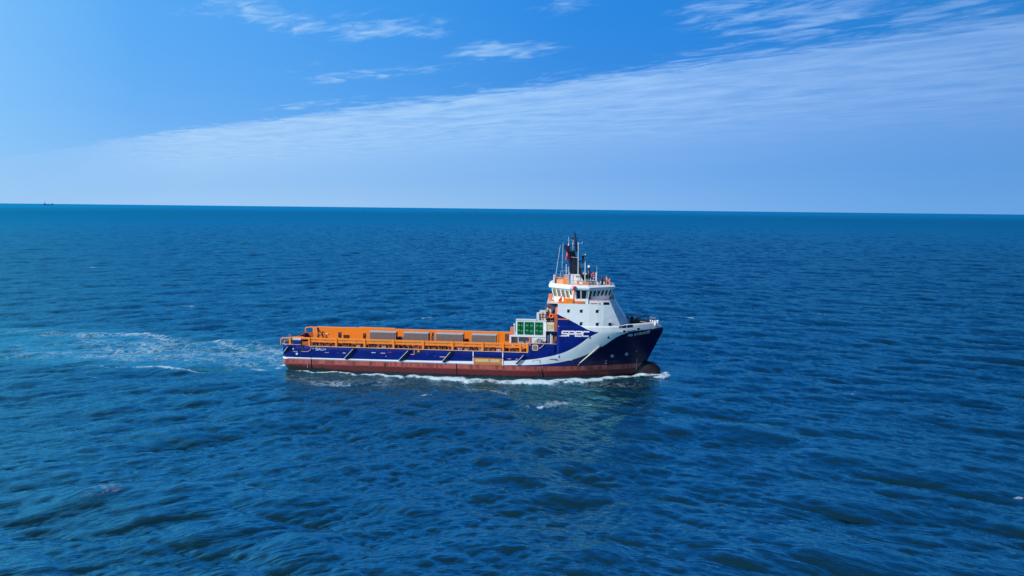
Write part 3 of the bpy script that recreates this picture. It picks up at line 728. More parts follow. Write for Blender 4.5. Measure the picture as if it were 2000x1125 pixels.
m = MB(); m.box(51.72, 52.28, -6.15, -5.0, 8.9, 11.3); m.box(51.6, 52.28, -5.6, -4.6, 11.3, 11.9); m.build('rusty_trunk', ORANGE_D, SHIP)
m = MB(); m.box(51.9, 52.28, -5.9, -4.7, 11.9, 13.1); m.build('orange_box', SALMON, SHIP)
m = MB(); m.box(50.2, 52.3, -6.1, -3.0, 8.82, 8.95); sl_ = m.build('side_platform', LGREY, SHIP)
m = MB(); m.prism([(50.05, 8.82), (52.3, 8.82), (52.3, 7.5), (51.4, 7.7)], -3.9, -3.8); m.build('platform_bracket', BLUEP, sl_)
m = MB(); m.box(50.3, 51.7, -6.0, -4.6, 8.95, 10.25); lk = m.build('cream_locker', CREAM, SHIP, bevel=.04)
m = MB(); m.box(50.35, 50.5, -6.05, -5.99, 9.0, 10.2); m.box(50.7, 51.5, -6.03, -5.99, 9.3, 10.0); m.build('locker_door', BEIGE, lk)
m = MB(); m.box(50.2, 52.3, -3.6, -3.5, 6.3, 8.8); m.build('recess_bulkhead', BLUEP, SHIP)
m = MB(); m.box(50.4, 50.8, -4.6, -4.2, 6.3, 7.8); m.tube((51.1, -4.6, 6.3), (51.1, -4.6, 8.0), .13); m.tube((51.35, -4.8, 6.3), (51.35, -4.8, 7.8), .1); m.build('vent_pipes', LGREY, SHIP)
m = MB(); m.prism([(51.4, 6.3), (52.25, 6.3), (52.25, 8.0), (51.9, 7.9), (51.6, 7.3)], -5.2, -4.0); m.build('tarpaulin_heap', BROWN, SHIP)
m = MB(); m.tube((48.9, -5.5, 6.85), (48.9, -5.0, 6.85), .42, n=14); m.ring((48.9, -5.5, 6.85), .42, .07); m.tube((49.6, -5.4, 6.3), (49.6, -5.4, 7.2), .1); m.tube((48.2, -5.4, 6.3), (48.2, -5.4, 6.9), .1); m.build('mooring_winch', GREY, SHIP)

# ------------------------------------------------------------------ wheelhouse
def ring8(z, side, aft, fwd):
    # side: (x0, x1, y), aft: (x, y), fwd: (x, y)
    h = [(aft[0], 0.0, ), ]
    pts = [(aft[0], -aft[1]), (side[0], -side[2]), (side[1], -side[2]), (fwd[0], -fwd[1]), (fwd[0], fwd[1]), (side[1], side[2]), (side[0], side[2]), (aft[0], aft[1])]
    return [(x, y, z) for x, y in pts]
R0 = ring8(14.0, (55.3, 57.5, 5.55), (51.55, 2.6), (61.45, 2.6))
R1 = ring8(16.6, (54.7, 57.9, 5.8), (50.95, 2.7), (62.4, 2.7))
m = MB(); m.loft([R0, R1]); wh = m.build('wheelhouse', WHITE, SHIP)
RF0 = ring8(16.55, (54.5, 57.9, 6.05), (50.55, 2.9), (62.75, 2.9))
RF1 = ring8(16.95, (54.4, 57.95, 6.15), (50.45, 2.9), (62.8, 2.9))
RF2 = ring8(17.3, (54.6, 57.6, 5.5), (51.0, 2.7), (61.9, 2.6))
m = MB(); m.loft([RF0, RF1, RF2]); roof = m.build('wheelhouse_roof', WHITE, SHIP, bevel=.06)
def face_windows(ia, ib, spans, za, zb, mat, th=.035):
    A0, B0, A1, B1 = (Vector(p) for p in (R0[ia], R0[ib], R1[ia], R1[ib]))
    def P(u, z):
        t = (z - 14.0) / 2.6; a = A0.lerp(A1, t); b_ = B0.lerp(B1, t); return a.lerp(b_, u)
    for (u0, u1) in spans:
        nn_ = (P(1, za) - P(0, za)).cross(P(0, zb) - P(0, za)).normalized() * .09
        m = MB(); m.quad(P(u0, za) - nn_, P(u1, za) - nn_, P(u1, zb) - nn_, P(u0, zb) - nn_, .18)
        w = m.build('window', mat, wh)
        fr = MB(); n = (P(1, za) - P(0, za)).cross(P(0, zb) - P(0, za)).normalized()
        for a, b_ in ((P(u0, za), P(u1, za)), (P(u1, za), P(u1, zb)), (P(u1, zb), P(u0, zb)), (P(u0, zb), P(u0, za))):
            fr.tube(a + n * .09, b_ + n * .09, .03, n=5)
        fr.build('window_frame', WHITE, w)
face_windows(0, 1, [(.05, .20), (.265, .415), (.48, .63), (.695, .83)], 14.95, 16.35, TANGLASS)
m = MB(); m.quad((54.35, -5.56, 16.3), (54.62, -5.79, 16.3), (54.62, -5.75, 15.4), (54.5, -5.63, 15.7), .03); m.build('window', GLASS, wh)
face_windows(1, 2, [(.20, .52), (.57, .90)], 14.85, 16.42, GLASS)
face_windows(2, 3, [(.02, .13)], 14.75, 16.35, GLASS)
face_windows(2, 3, [(.20, .30), (.37, .47), (.54, .64), (.71, .80), (.87, .95)], 15.3, 16.3, GLASS)
face_windows(3, 4, [(.06, .22), (.28, .44), (.56, .72), (.78, .94)], 15.2, 16.3, GLASS)
face_windows(4, 5, [(.05, .2), (.26, .4), (.46, .6), (.66, .8), (.85, .97)], 15.2, 16.3, GLASS)
m = MB(); m.quad((55.6, -5.83, 15.0), (55.75, -5.83, 15.0), (55.7, -5.85, 16.2), (55.55, -5.87, 16.2), .03); m.build('curtain', paint('white_curtain', (.7, .7, .7), .9), wh)
m = MB(); m.box(55.4, 57.8, -6.1, -5.62, 14.02, 14.85); m.build('side_cabinet', WHITE, wh, bevel=.03)
m = MB(); m.tube((55.15, -6.05, 14.0), (55.15, -6.15, 16.6), .14); sp_ = m.build('salmon_pipe', SALMON, SHIP, smooth=True)
m = MB(); m.tube((55.15, -6.15, 16.5), (55.15, -6.17, 17.15), .16, .34, n=12); m.build('pipe_funnel', RED, sp_, smooth=True)
m = MB(); m.box(52.4, 55.0, -6.2, -5.7, 14.0, 14.35); m.box(53.6, 55.0, -6.1, -5.3, 14.35, 14.85); m.box(53.3, 53.6, -6.0, -5.4, 14.35, 15.1); m.box(55.35, 57.1, -6.22, -6.12, 14.02, 14.5); bx_ = m.build('deck_bench', ORANGE, SHIP, bevel=.04)
m = MB()
for k in range(9): m.box(55.45 + k * .18, 55.52 + k * .18, -6.26, -6.22, 14.08, 14.46)
m.build('bench_slats', SALMON, bx_)
m = MB(); m.prism([(52.35, 14.0), (53.0, 14.0), (53.05, 15.3), (52.75, 15.0), (52.4, 14.6)], -6.0, -5.5); m.build('red_ventilator', RED, SHIP, bevel=.05)
m = MB(); m.box(50.5, 51.15, -2.9, -1.9, 14.0, 15.2); m.build('orange_locker', SALMON, SHIP, bevel=.06)
m = MB(); m.box(50.3, 52.5, -5.5, 5.5, 13.85, 14.0); m.build('bridge_deck_slab', paint('pale_pink_deck', (.7, .55, .48), .6), SHIP)
m = MB(); m.ring((62.35, -3.3, 14.9), .42, .13, 'x'); m.build('tyre_fender', BLACK, SHIP, smooth=True)

# ------------------------------------------------------------------ monkey island: funnel base, mast, aerials, railing
m = MB(); m.prism([(54.05, 17.2), (57.2, 17.2), (56.2, 18.9), (54.05, 18.95)], -1.7, 1.7); fb = m.build('mast_house', WHITE, SHIP, bevel=.04)
m = MB(); m.box(55.55, 56.05, -1.76, -1.69, 18.4, 18.68); m.build('vent_grille', BLACKP, fb)
MB().box(54.9, 54.96, -1.74, -1.69, 17.3, 18.85).build('house_seam', GREY, fb); MB().box(55.75, 55.82, -1.74, -1.69, 17.6, 18.2).build('house_seam', GREY, fb)
m = MB(); m.box(53.4, 54.05, -1.2, 1.2, 17.2, 18.7); m.build('grey_cabinet', GREY, SHIP)
m = MB()
m.prism([(54.3, 18.9), (56.55, 18.9), (56.5, 19.6), (56.25, 20.2), (55.9, 20.6), (54.75, 20.6), (54.75, 20.2), (54.3, 20.2)], -.9, .9)
m.prism([(54.3, 20.15), (54.0, 21.4), (53.75, 23.2), (55.15, 23.2), (55.3, 22.6), (55.6, 21.8), (55.95, 21.2), (56.15, 20.5)], -.55, .55)
mast = m.build('mast', BLACKP, SHIP, bevel=.05)
m = MB(); m.box(53.55, 55.9, -1.3, 1.3, 23.1, 23.32); m.prism([(53.55, 23.3), (54.3, 23.3), (54.3, 24.25), (53.15, 24.25), (53.2, 23.9)], -1.3, -1.2); m.prism([(53.55, 23.3), (54.3, 23.3), (54.3, 24.25), (53.15, 24.25), (53.2, 23.9)], 1.2, 1.3)
m.box(53.2, 53.3, -1.3, 1.3, 23.5, 24.25); plat = m.build('mast_platform', BLACKP, mast)
m = MB(); m.tube((55.5, 0, 23.3), (55.25, 0, 25.5), .22, .19); m.tube((55.25, 0, 25.5), (55.1, 0, 26.5), .19, .14); m.box(54.6, 55.0, -.15, .15, 25.35, 25.65); m.ring((55.55, 0, 25.5), .25, .05); m.ball((55.05, 0, 26.5), .14); m.tube((55.3, 0, 26.1), (55.3, 0, 26.3), .08)
m.path([(54.3, 0, 24.3), (55.35, 0, 24.3)], .05); m.build('top_mast', BLACKP, mast)
m = MB(); m.path([(54.1, -.6, 25.25), (55.2, 0, 25.25)], .03); m.path([(54.1, -.6, 24.7), (55.3, 0, 24.7)], .03); m.path([(54.8, -.3, 23.3), (54.85, -.3, 25.3)], .04); m.ball((54.8, -.3, 24.5), .1, sq=(1, 1, 2.5)); m.build('yard_wires', POLE, mast)
m = MB(); m.box(55.3, 57.2, -.25, .25, 21.15, 21.38); m.box(56.55, 56.95, -.2, .2, 21.38, 22.3); m.box(56.5, 57.2, -.2, .2, 22.15, 22.3); m.build('radar_arm', BLACKP, mast)
m = MB(); m.ball((56.75, 0, 22.5), .17); m.ball((57.2, 0, 22.55), .13); m.build('radar_dome', POLE, mast, smooth=True)
m = MB(); m.box(56.3, 58.3, -1.2, 1.0, 18.3, 18.9); m.box(56.5, 57.9, -1.0, .8, 17.2, 18.3); m.build('dark_casing', BLACKP, SHIP, bevel=.04)
m = MB(); m.tube((57.9, -2, 17.3), (57.9, -2, 20.2), .2, n=10); fl = m.build('exhaust_stub', BLACKP, SHIP, smooth=True)
m = MB(); m.ball((57.88, -2, 20.45), .28); m.build('satellite_dome', POLE, fl, smooth=True)
m = MB(); m.ball((56.9, -1.4, 19.1), .22); m.ball((57.4, -1.4, 19.0), .18); m.build('satellite_dome', paint('rose_dome', (.6, .4, .36), .5), SHIP, smooth=True)
for (p, q_, r) in (((55.9, -2, 17.25), (55.8, -2, 24.6), .085), ((57.2, -2, 17.25), (57.15, -2, 21.4), .10), ((53.7, -2, 17.25), (53.65, -2, 20.8), .10), ((54.1, -1.9, 17.25), (54.05, -1.9, 20.4), .07),
                   ((52.86, -2, 20.1), (52.99, -2, 24.8), .04), ((51.55, -2, 17.3), (52.47, -2, 24.3), .045), ((52.4, -2.6, 17.3), (52.7, -2.6, 19.6), .04), ((59.3, -3.6, 17.3), (59.25, -3.6, 20.8), .03), ((60.1, -3.5, 17.3), (60.2, -3.5, 18.9), .05)):
    m = MB(); m.tube(p, q_, r, r * .7, n=6); a = m.build('antenna', POLE, SHIP)
for pts_, r_ in (([(52.86, -2, 20.1), (53.2, -1.5, 18.5), (53.3, -1.5, 17.3)], .02), ([(52.7, -2.6, 19.6), (54.3, -2, 19.65)], .03), ([(55.9, -2, 22.1), (54.5, -1, 22.1)], .02)): MB().path(pts_, r_).build('stay_wire', POLE, SHIP)
m = MB(); m.tube((54.0, -1, 24.1), (53.97, -1, 25.9), .05, .03, n=6); m.tube((54.0, -1, 24.0), (54.0, -1, 24.6), .17, .08, n=8); m.build('antenna', POLE, SHIP)
m = MB(); m.tube((55.8, -2, 24.6), (55.8, -2, 24.9), .10); m.path([(55.85, -2, 24.75), (56.5, -2, 24.75), (56.55, -2, 25.2)], .025); m.build('wind_sensor', POLE, SHIP)

# railing with lashed canvas round the roof edge
def railing(pts, h, name, canv=None, z=17.25):
    m = MB(); L = []
    for a, b_ in zip(pts, pts[1:]):
        a, b_ = Vector((*a, z)), Vector((*b_, z)); n = max(1, int((b_ - a).length / .55))
        for k in range(n + 1): p = a.lerp(b_, k / n); m.tube(p, p + Vector((0, 0, h)), .035, n=5)
        for f in (1.0, .55): m.tube(a + Vector((0, 0, h * f)), b_ + Vector((0, 0, h * f)), .035, n=5)
    r = m.build(name, paint('tan_rail', (.66, .36, .22), .6, .3, scale=4), SHIP)
    if canv:
        m = MB()
        for a, b_ in zip(pts, pts[1:]):
            a, b_ = Vector((*a, z)), Vector((*b_, z)); n = max(1, int((b_ - a).length / .5))
            for k in range(n):
                if rnd.random() < .18: continue
                p, q_ = a.lerp(b_, (k + .08) / n), a.lerp(b_, (k + .92) / n); hh = h * rnd.uniform(.7, .98)
                m = MB(); m.quad(p + Vector((0, 0, .05)), q_ + Vector((0, 0, .05)), q_ + Vector((0, 0, hh)), p + Vector((0, 0, hh * rnd.uniform(.85, 1))), .03); m.build('canvas_screen', canv, r)
    return r
railing([(51.4, -2.2), (54.0, -4.4)], 1.15, 'roof_railing', CANVAS)
railing([(54.6, -5.0), (57.9, -4.95), (59.7, -4.0)], .85, 'roof_railing', CANVAS)
railing([(59.7, -4.0), (61.3, -2.4), (61.3, 2.3), (57.9, 4.9), (54.6, 4.9), (51.4, 2.2), (51.4, -2.2)], 1.05, 'roof_railing')
m = MB(); m.box(53.2, 53.9, -4.1, -3.4, 17.25, 18.2); m.prism([(53.25, 18.2), (53.6, 18.2), (53.45, 19.0), (53.3, 19.0)], -4.0, -3.7); m.build('orange_locker', ORANGE, SHIP)
m = MB(); m.box(55.6, 56.8, -4.85, -4.2, 17.25, 18.0); m.build('orange_locker', ORANGE, SHIP, bevel=.04)
m = MB(); m.box(56.1, 56.7, -5.02, -4.9, 17.5, 17.95); m.build('white_name_board', WHITE, SHIP)
m = MB(); m.box(60.85, 61.2, -3.2, -2.6, 17.25, 18.0); m.prism([(61.2, 17.25), (61.75, 17.25), (61.75, 18.5), (61.2, 17.9)], -3.0, -2.85); m.build('orange_locker', SALMON, SHIP)
m = MB(); m.tube((60.3, -3.1, 17.25), (60.3, -3.1, 18.6), .22, n=10); m.build('black_ventilator', BLACKP, SHIP, smooth=True)
m = MB(); m.tube((59.2, -4.2, 17.25), (59.2, -4.2, 19.3), .13, n=8); m.box(59.0, 59.5, -4.3, -4.0, 17.25, 17.9); m.ball((59.2, -4.2, 19.4), .18); m.build('compass_binnacle', paint('lilac_white', (.66, .62, .68), .5), SHIP)
m = MB(); m.box(51.3, 51.65, -2.9, -2.4, 17.25, 18.9); m.build('white_locker', paint('faded_rose_white', (.68, .5, .5), .6, .3, scale=4), SHIP, bevel=.08)
m = MB(); m.box(59.9, 60.1, -3.9, -3.7, 17.25, 18.0); m.build('white_locker', CREAM, SHIP, bevel=.04)
m = MB(); m.box(57.2, 58.0, -3.4, -2.2, 17.25, 18.2); m.build('equipment_case', paint('teal_case', (.05, .22, .30), .5, .5, scale=5), SHIP, bevel=.06)

# ------------------------------------------------------------------ foredeck gear
WN = empty('anchor_windlass', at(67.6, 0, 9.3)); tag(WN, 'black anchor windlass drum with mooring rope on the bow deck', 'windlass')
def th(parent, mb, name, mat, loc, smooth=False):
    o = mb.build(name, mat, None, smooth=smooth, loc=loc); o.parent = parent; return o
L_ = (67.6, 0, 9.3)
th(WN, MB().tube((67.5, -1.6, 10.0), (67.5, 1.2, 10.0), .72, n=18), 'drum', BLACK, L_)
th(WN, MB().box(66.6, 69.2, -1.5, -1.3, 9.3, 10.0), 'side_frame', BLACKP, L_); th(WN, MB().box(66.6, 69.2, 1.2, 1.4, 9.3, 10.0), 'side_frame', BLACKP, L_)
th(WN, MB().path([(67.6, -1.7, 10.35), (68.6, -1.7, 10.2), (69.3, -1.6, 9.9), (69.6, -1.5, 9.3)], .05), 'rope', CREAM, L_)
th(WN, MB().box(68.3, 69.3, -1.0, .8, 9.3, 10.1), 'gearbox', BLACKP, L_)
for nm, x, y, w, h, mt, lab in (('deck_ventilator', 65.1, -1.0, .28, 1.8, BLACKP, 'dark slanted ventilator on the bow deck, closest to the white superstructure'), ('deck_ventilator', 66.15, -.6, .26, 1.75, BLACK, 'tall black ventilator on the bow deck, middle of three'), ('deck_ventilator', 66.95, -.4, .20, 1.3, BLACKP, 'short black ventilator on the bow deck, next to the anchor windlass')):
    r = empty(nm, at(x, y, 9.3)); tag(r, lab, 'ventilator', 'ventilators on the bow deck')
    th(r, MB().tube((x, y, 9.3), (x, y, 9.3 + h * .8), w * .8, n=12), 'pipe', mt, (x, y, 9.3), True)
    th(r, MB().tube((x, y, 9.3 + h * .78), (x, y, 9.3 + h), w * 1.15, w, n=12), 'cowl', mt, (x, y, 9.3), True)
    th(r, MB().box(x - w * 1.3, x + w * 1.3, y - w * 1.3, y + w * 1.3, 9.3, 9.3 + .35), 'foot', BLACKP, (x, y, 9.3))
r = empty('mesh_screen', at(66.5, .5, 9.3)); tag(r, 'bluish mesh screen standing behind the ventilators on the bow deck', 'screen')
mm = MB()
for k in range(9): mm.box(65.5 + k * .27, 65.56 + k * .27, .5, .55, 9.3, 11.25)
for k in range(6): mm.box(65.5, 67.7, .51, .54, 9.6 + k * .32, 9.65 + k * .32)
th(r, mm, 'mesh', LGREY, (66.5, .5, 9.3)); th(r, MB().path([(65.45, .5, 9.3), (65.45, .5, 11.3), (67.75, .5, 11.3), (67.75, .5, 9.3)], .05), 'frame', BLUEP, (66.5, .5, 9.3))
for x, y, lab in ((70.0, -.9, 'white topped bollard on the bow, aftmost of three'), (70.45, -1.15, 'white bollard on the bow, middle of three'), (71.0, -.3, 'small white bollard at the very tip of the bow')):
    r = empty('bollard', at(x, y, 9.3)); tag(r, lab, 'bollard', 'bollards at the bow')
    th(r, MB().tube((x, y, 9.3), (x, y, 10.25), .13, n=10), 'column', WHITE, (x, y, 9.3), True); th(r, MB().ball((x, y, 10.35), .2, sq=(1.2, 1, .7)), 'cap', WHITE, (x, y, 9.3), True)
th_ = MB()
th_.tube((69.3, -.5, 9.3), (69.3, -.5, 10.6), .22, n=10); th_.box(69.8, 70.2, -.2, .6, 9.3, 10.4); th_.box(70.4, 70.95, -.4, .3, 9.3, 10.15)
o = th_.build('fairlead_blocks', BLACKP, SHIP)
mr = MB(); ptsr = [(x, -hb(x, 10.25) + .1, 10.2) for x in np.linspace(67.2, 70.2, 7)]
ptsr = [(x, hb(x, 10.1) - .15, 10.05) for x in np.linspace(66.0, 70.6, 8)]
for p in ptsr: mr.tube(p, (p[0], p[1], 10.85), .025, n=5)
mr.path([(p[0], p[1], 10.85) for p in ptsr], .025); mr.path([(p[0], p[1], 10.6) for p in ptsr], .03); mr.build('bow_railing', GREY, SHIP)

# ------------------------------------------------------------------ deck cargo: four ribbed silver-grey containers
CL = ['aftmost grey ribbed container on the orange cargo deck, nearest the stern', 'second grey ribbed container from the stern, with a slanted left edge, on the cargo deck',
      'third grey ribbed container from the stern, on the cargo deck', 'grey ribbed container nearest the white deckhouse on the cargo deck']
for i, (x0_, x1_, ztop, sl1) in enumerate(((15.75, 20.95, 6.92, .0), (22.1, 27.35, 6.92, .35), (28.8, 34.05, 6.90, .0), (35.35, 40.55, 6.90, .45))):
    y0_, y1_ = -1.4, 0.1; base = (x0_, y0_, 3.72)
    r = empty('cargo_container', at((x0_ + x1_) / 2, 0, 3.72)); tag(r, CL[i], 'container', 'grey containers on the cargo deck')
    lc = ((x0_ + x1_) / 2, 0, 3.72)
    m = MB(); n = 30; fr_ = []
    m.prism([(x0_, 3.72), (x1_, 3.72), (x1_, ztop - .08), (x0_ + sl1, ztop - .08)], y0_ + .06, y1_ - .06)
    th(r, m, 'body', GREYC, lc)
    m = MB()
    for k in range(n):
        xx = x0_ + .1 + (x1_ - x0_ - .25) * k / n + sl1 * .0; top = ztop - .1 if xx > x0_ + sl1 else 3.72 + (xx - x0_ + .02) / max(sl1, .01) * (ztop - 3.9)
        if top > 4.2: m.box(xx, xx + .075, y0_, y0_ + .07, 3.8, top)
    th(r, m, 'corrugation', GREYC, lc)
    m = MB(); m.prism([(x0_ + sl1 - .03, ztop - .08), (x1_ + .03, ztop - .08), (x1_ + .03, ztop + .02), (x0_ + sl1 - .03, ztop + .02)], y0_ - .04, y1_ + .04); th(r, m, 'roof', paint('pale_container_top', (.46, .46, .46), .4, .08), lc)
    m = MB(); m.box(x1_ + .0, x1_ + .05, y0_ + .02, y1_ - .02, 3.75, ztop - .1); th(r, m, 'shaded_end', paint('shaded_end_grey', (.06, .065, .07), .5, .2), lc)  # end facing away from the sun: its shade is in the dark colour
# small dark machinery between the containers
for i, (x, z1_, lab, mt) in enumerate(((21.5, 5.85, 'dark machine between the first and second grey containers', BROWN), (28.0, 6.1, 'cream drum with a dark lid between the second and third grey containers', CREAM), (34.7, 5.8, 'black chest between the third and fourth grey containers', BLACKP))):
    r = empty('deck_machine', at(x, 0, 3.72)); tag(r, lab, 'machine', 'machines between the containers')
    if i == 1:
        th(r, MB().tube((x, 0, 3.72), (x, 0, 6.3), .3, n=12), 'drum', mt, (x, 0, 3.72)); th(r, MB().tube((x, 0, 6.3), (x, 0, 6.85), .2, .16, n=10), 'lid', BLACKP, (x, 0, 3.72))
    else:
        th(r, MB().box(x - .45, x + .4, -.6, .6, 3.72, z1_ - .3), 'casing', mt, (x, 0, 3.72)); th(r, MB().box(x - .4, x + .3, -.5, .5, z1_ - .3, z1_), 'cover', BLACKP, (x, 0, 3.72))
# crates stowed behind the starboard rail, seen through its openings
cr_mats = [(BROWN, 'rust brown'), (ORANGE_D, 'dull orange'), (BEIGE, 'tan'), (PINK, 'pale pink')]
ORD = ['first', 'second', 'third', 'fourth', 'fifth', 'sixth', 'seventh', 'eighth', 'ninth', 'tenth']
x = 6.2; bay_n = {}
while x < 46.4:
    w = rnd.uniform(.55, 1.15); k = rnd.choices([0, 1, 2, 3], [5, 6, 1.3, .9])[0]; mt, cn = cr_mats[k]
    h = rnd.uniform(1.35, 1.75); yb = -5.75
    r = empty('stowed_crate', at(x + w / 2, yb, 3.72)); bay = sum(1 for p_ in posts if p_ < x + w / 2); bay_n[bay] = bay_n.get(bay, 0) + 1
    tag(r, '%s crate, %s from the left behind the %s rail opening from the stern' % (cn, ORD[bay_n[bay] - 1], ORD[bay - 1]), 'crate', 'crates stowed behind the starboard rail')
    lc = (x + w / 2, yb, 3.72)
    th(r, MB().box(x + .03, x + w - .03, yb - .15, yb + .75, 3.72, 3.72 + h), 'box', mt, lc)
    m = MB()
    for f in (.1, .5, .9): m.box(x + w * f - .03, x + w * f + .03, yb - .2, yb - .15, 3.75, 3.70 + h)
    m.box(x + .02, x + w - .02, yb - .21, yb - .19, 3.72 + h - .12, 3.72 + h - .04); th(r, m, 'battens', [BROWN, BROWN, ORANGE_D, LGREY][k], lc)
    x += w + rnd.uniform(.03, .5)

# life buoy
lb = MB().ring((51.12, -4.1, 11.35), .34, .14, 'y'); o = lb.build('life_buoy', paint('buoy_orange', (.85, .13, .02), .6), None, smooth=True, M=at(51.12, -4.1, 11.35), loc=(51.12, -4.1, 11.35))
tag(o, 'round orange life buoy beside the grey stairway behind the white superstructure', 'life buoy')
# flag
fm = MB(); n = 8; pr = []
for k in range(n + 1):
    t = k / n; pr.append([(53.62 + .06 * math.sin(5 * t) - .12 * t, -1.05 + .10 * math.sin(7 * t), 23.05 - 1.5 * t), (53.98 - .05 * math.cos(4 * t) - .02 * t, -1.0 + .12 * math.cos(6 * t), 23.05 - 1.45 * t),
                          (53.98 - .05 * math.cos(4 * t) - .02 * t, -.97 + .12 * math.cos(6 * t), 23.05 - 1.45 * t), (53.62 + .06 * math.sin(5 * t) - .12 * t, -1.02 + .10 * math.sin(7 * t), 23.05 - 1.5 * t)])
fm.loft(pr); o = fm.build('flag', paint('red_flag', (.75, .05, .09), .8, .3, scale=3), None, smooth=True, M=at(53.8, -1, 23), loc=(53.8, -1, 23)); tag(o, 'limp red flag hanging under the mast platform', 'flag')

# ------------------------------------------------------------------ person on the wheelhouse roof
def skin_obj(name, verts, edges, radii, mat, parent, root=0, sub=2):
    me = bpy.data.meshes.new(name); me.from_pydata(verts, edges, []); me.materials.append(mat)
    o = bpy.data.objects.new(name, me); C.objects.link(o); o.parent = parent
    o.modifiers.new('skin', 'SKIN')
    if not me.skin_vertices:
        bm = bmesh.new(); bm.from_mesh(me); bm.verts.layers.skin.verify(); bm.to_mesh(me); bm.free()
    for i, r in enumerate(radii):
        sv = me.skin_vertices[0].data[i]; sv.radius = (r, r) if not isinstance(r, tuple) else r; sv.use_root = (i == root)
    s = o.modifiers.new('sub', 'SUBSURF'); s.levels = sub; s.render_levels = sub
    return o
PX, PY, PZ = 58.35, -4.0, 17.76
MB().box(57.8, 59.0, -4.5, -3.6, 17.25, 17.75).build('equipment_plinth', GREY, SHIP)
PER = empty('person', at(PX, PY, PZ) @ Matrix.Scale(1.12, 4)); tag(PER, 'person in red shirt, dark trousers and dark cap leaning forward on the wheelhouse roof', 'person')
V, Ed, Rr = [], [], []
def chain(start, pts, rad):
    prev = start; ids = []
    for p, r in zip(pts, rad):
        V.append(p); Rr.append(r); i = len(V) - 1; ids.append(i)
        if prev is not None: Ed.append((prev, i))
        prev = i
    return ids
pel = chain(None, [(0, 0, .95)], [.14])[0]
tor = chain(pel, [(.04, 0, 1.10), (.12, 0, 1.28), (.20, 0, 1.43), (.25, 0, 1.50), (.30, 0, 1.60), (.32, 0, 1.70)], [.13, .15, .14, .06, .095, .085])
for s in (-1, 1):
    chain(pel, [(0, s * .10, .88), (.04, s * .11, .50), (-.02, s * .12, .10), (.12, s * .13, .03)], [.10, .07, .045, .04])
    arm = chain(tor[2], [(.22, s * .19, 1.42), (.40, s * .22, 1.22), (.64, s * .20, 1.20), (.70, s * .20, 1.20)], [.06, .048, .034, .036])
    for k in range(4):
        yy = s * .20 + (k - 1.5) * .020; chain(arm[3], [(.745, yy, 1.20), (.775, yy, 1.185), (.79, yy, 1.155 - .003 * k)], [.010, .009, .008])
    chain(arm[3], [(.71, s * .155, 1.195), (.74, s * .145, 1.175)], [.011, .009])
skin_obj('body', V, Ed, Rr, SKIN, PER)
skin_obj('shirt', [(0.02, 0, 1.0), (.05, 0, 1.12), (.13, 0, 1.28), (.20, 0, 1.41), (.22, -.19, 1.42), (.36, -.22, 1.27), (.22, .19, 1.42), (.36, .22, 1.27)], [(0, 1), (1, 2), (2, 3), (3, 4), (4, 5), (3, 6), (6, 7)], [.18, .19, .21, .19, .10, .08, .10, .08], SHIRT, PER)
skin_obj('trousers', [(0, 0, .95), (0, -.10, .86), (.04, -.11, .50), (-.02, -.12, .12), (0, .10, .86), (.04, .11, .50), (-.02, .12, .12)], [(0, 1), (1, 2), (2, 3), (0, 4), (4, 5), (5, 6)], [.165, .12, .09, .07, .12, .09, .07], TROUSERS, PER)
o = MB().ball((.305, 0, 1.76), .125, sq=(1.1, .95, .8)).build('cap', HAIR, PER, smooth=True)
o = MB().ball((.425, 0, 1.655), .018).build('nose', SKIN, PER, smooth=True)
for s in (-1, 1): MB().ball((.405, s * .035, 1.685), .012).build('eye', BLACK, PER, smooth=True)
MB().box(.405, .412, -.025, .025, 1.615, 1.622).build('mouth', paint('lips', (.3, .08, .07), .6), PER)
for ch in PER.children: pass

# ------------------------------------------------------------------ far vessels on the horizon
def px_dir(px, py):
    u, v = px - 1000, py - 562.5
    d = right * u + up * (-v) + _f * F_PX
    return d.normalized()
HAZE_GREY = paint('distant_blue_grey', (0.40, 0.54, 0.70), 0.9, 0.05)  # distance haze mixed into the vessels' base colour
def far_frame(px, dist):
    d = px_dir(px, 396); a = math.atan2(d.x, d.y); return Matrix.Translation((math.sin(a) * dist, math.cos(a) * dist, 0)) @ Matrix.Rotation(-a, 4, 'Z')
v1 = empty('offshore_tug', far_frame(87, 16000)); tag(v1, 'tiny grey vessel with one tall mast on the far horizon, the left of two', 'ship')
s_ = 11.8
MB().prism([(-22, 0), (22, 0), (27, 20), (12, 20), (8, 26), (-10, 26), (-12, 20), (-25, 20)], -8, 8).build('hull', HAZE_GREY, v1)
MB().box(-8, 10, -6, 6, 26, 42).build('deckhouse', HAZE_GREY, v1)
MB().tube((4, 0, 26), (4, 0, 88), 3.2, 2.0).build('mast', HAZE_GREY, v1)
v2 = empty('cargo_vessel', far_frame(96.5, 16500)); tag(v2, 'long low grey vessel with two masts on the far horizon, the right of two', 'ship')
MB().prism([(-60, 0), (60, 0), (66, 22), (40, 22), (36, 15), (-40, 15), (-44, 24), (-64, 24)], -9, 9).build('hull', HAZE_GREY, v2)
MB().tube((-14, 0, 15), (-14, 0, 60), 2.4, 1.4).build('mast', HAZE_GREY, v2)
MB().tube((44, 0, 20), (44, 0, 62), 3.0, 1.8).box(38, 52, -5, 5, 22, 40).build('mast', HAZE_GREY, v2)

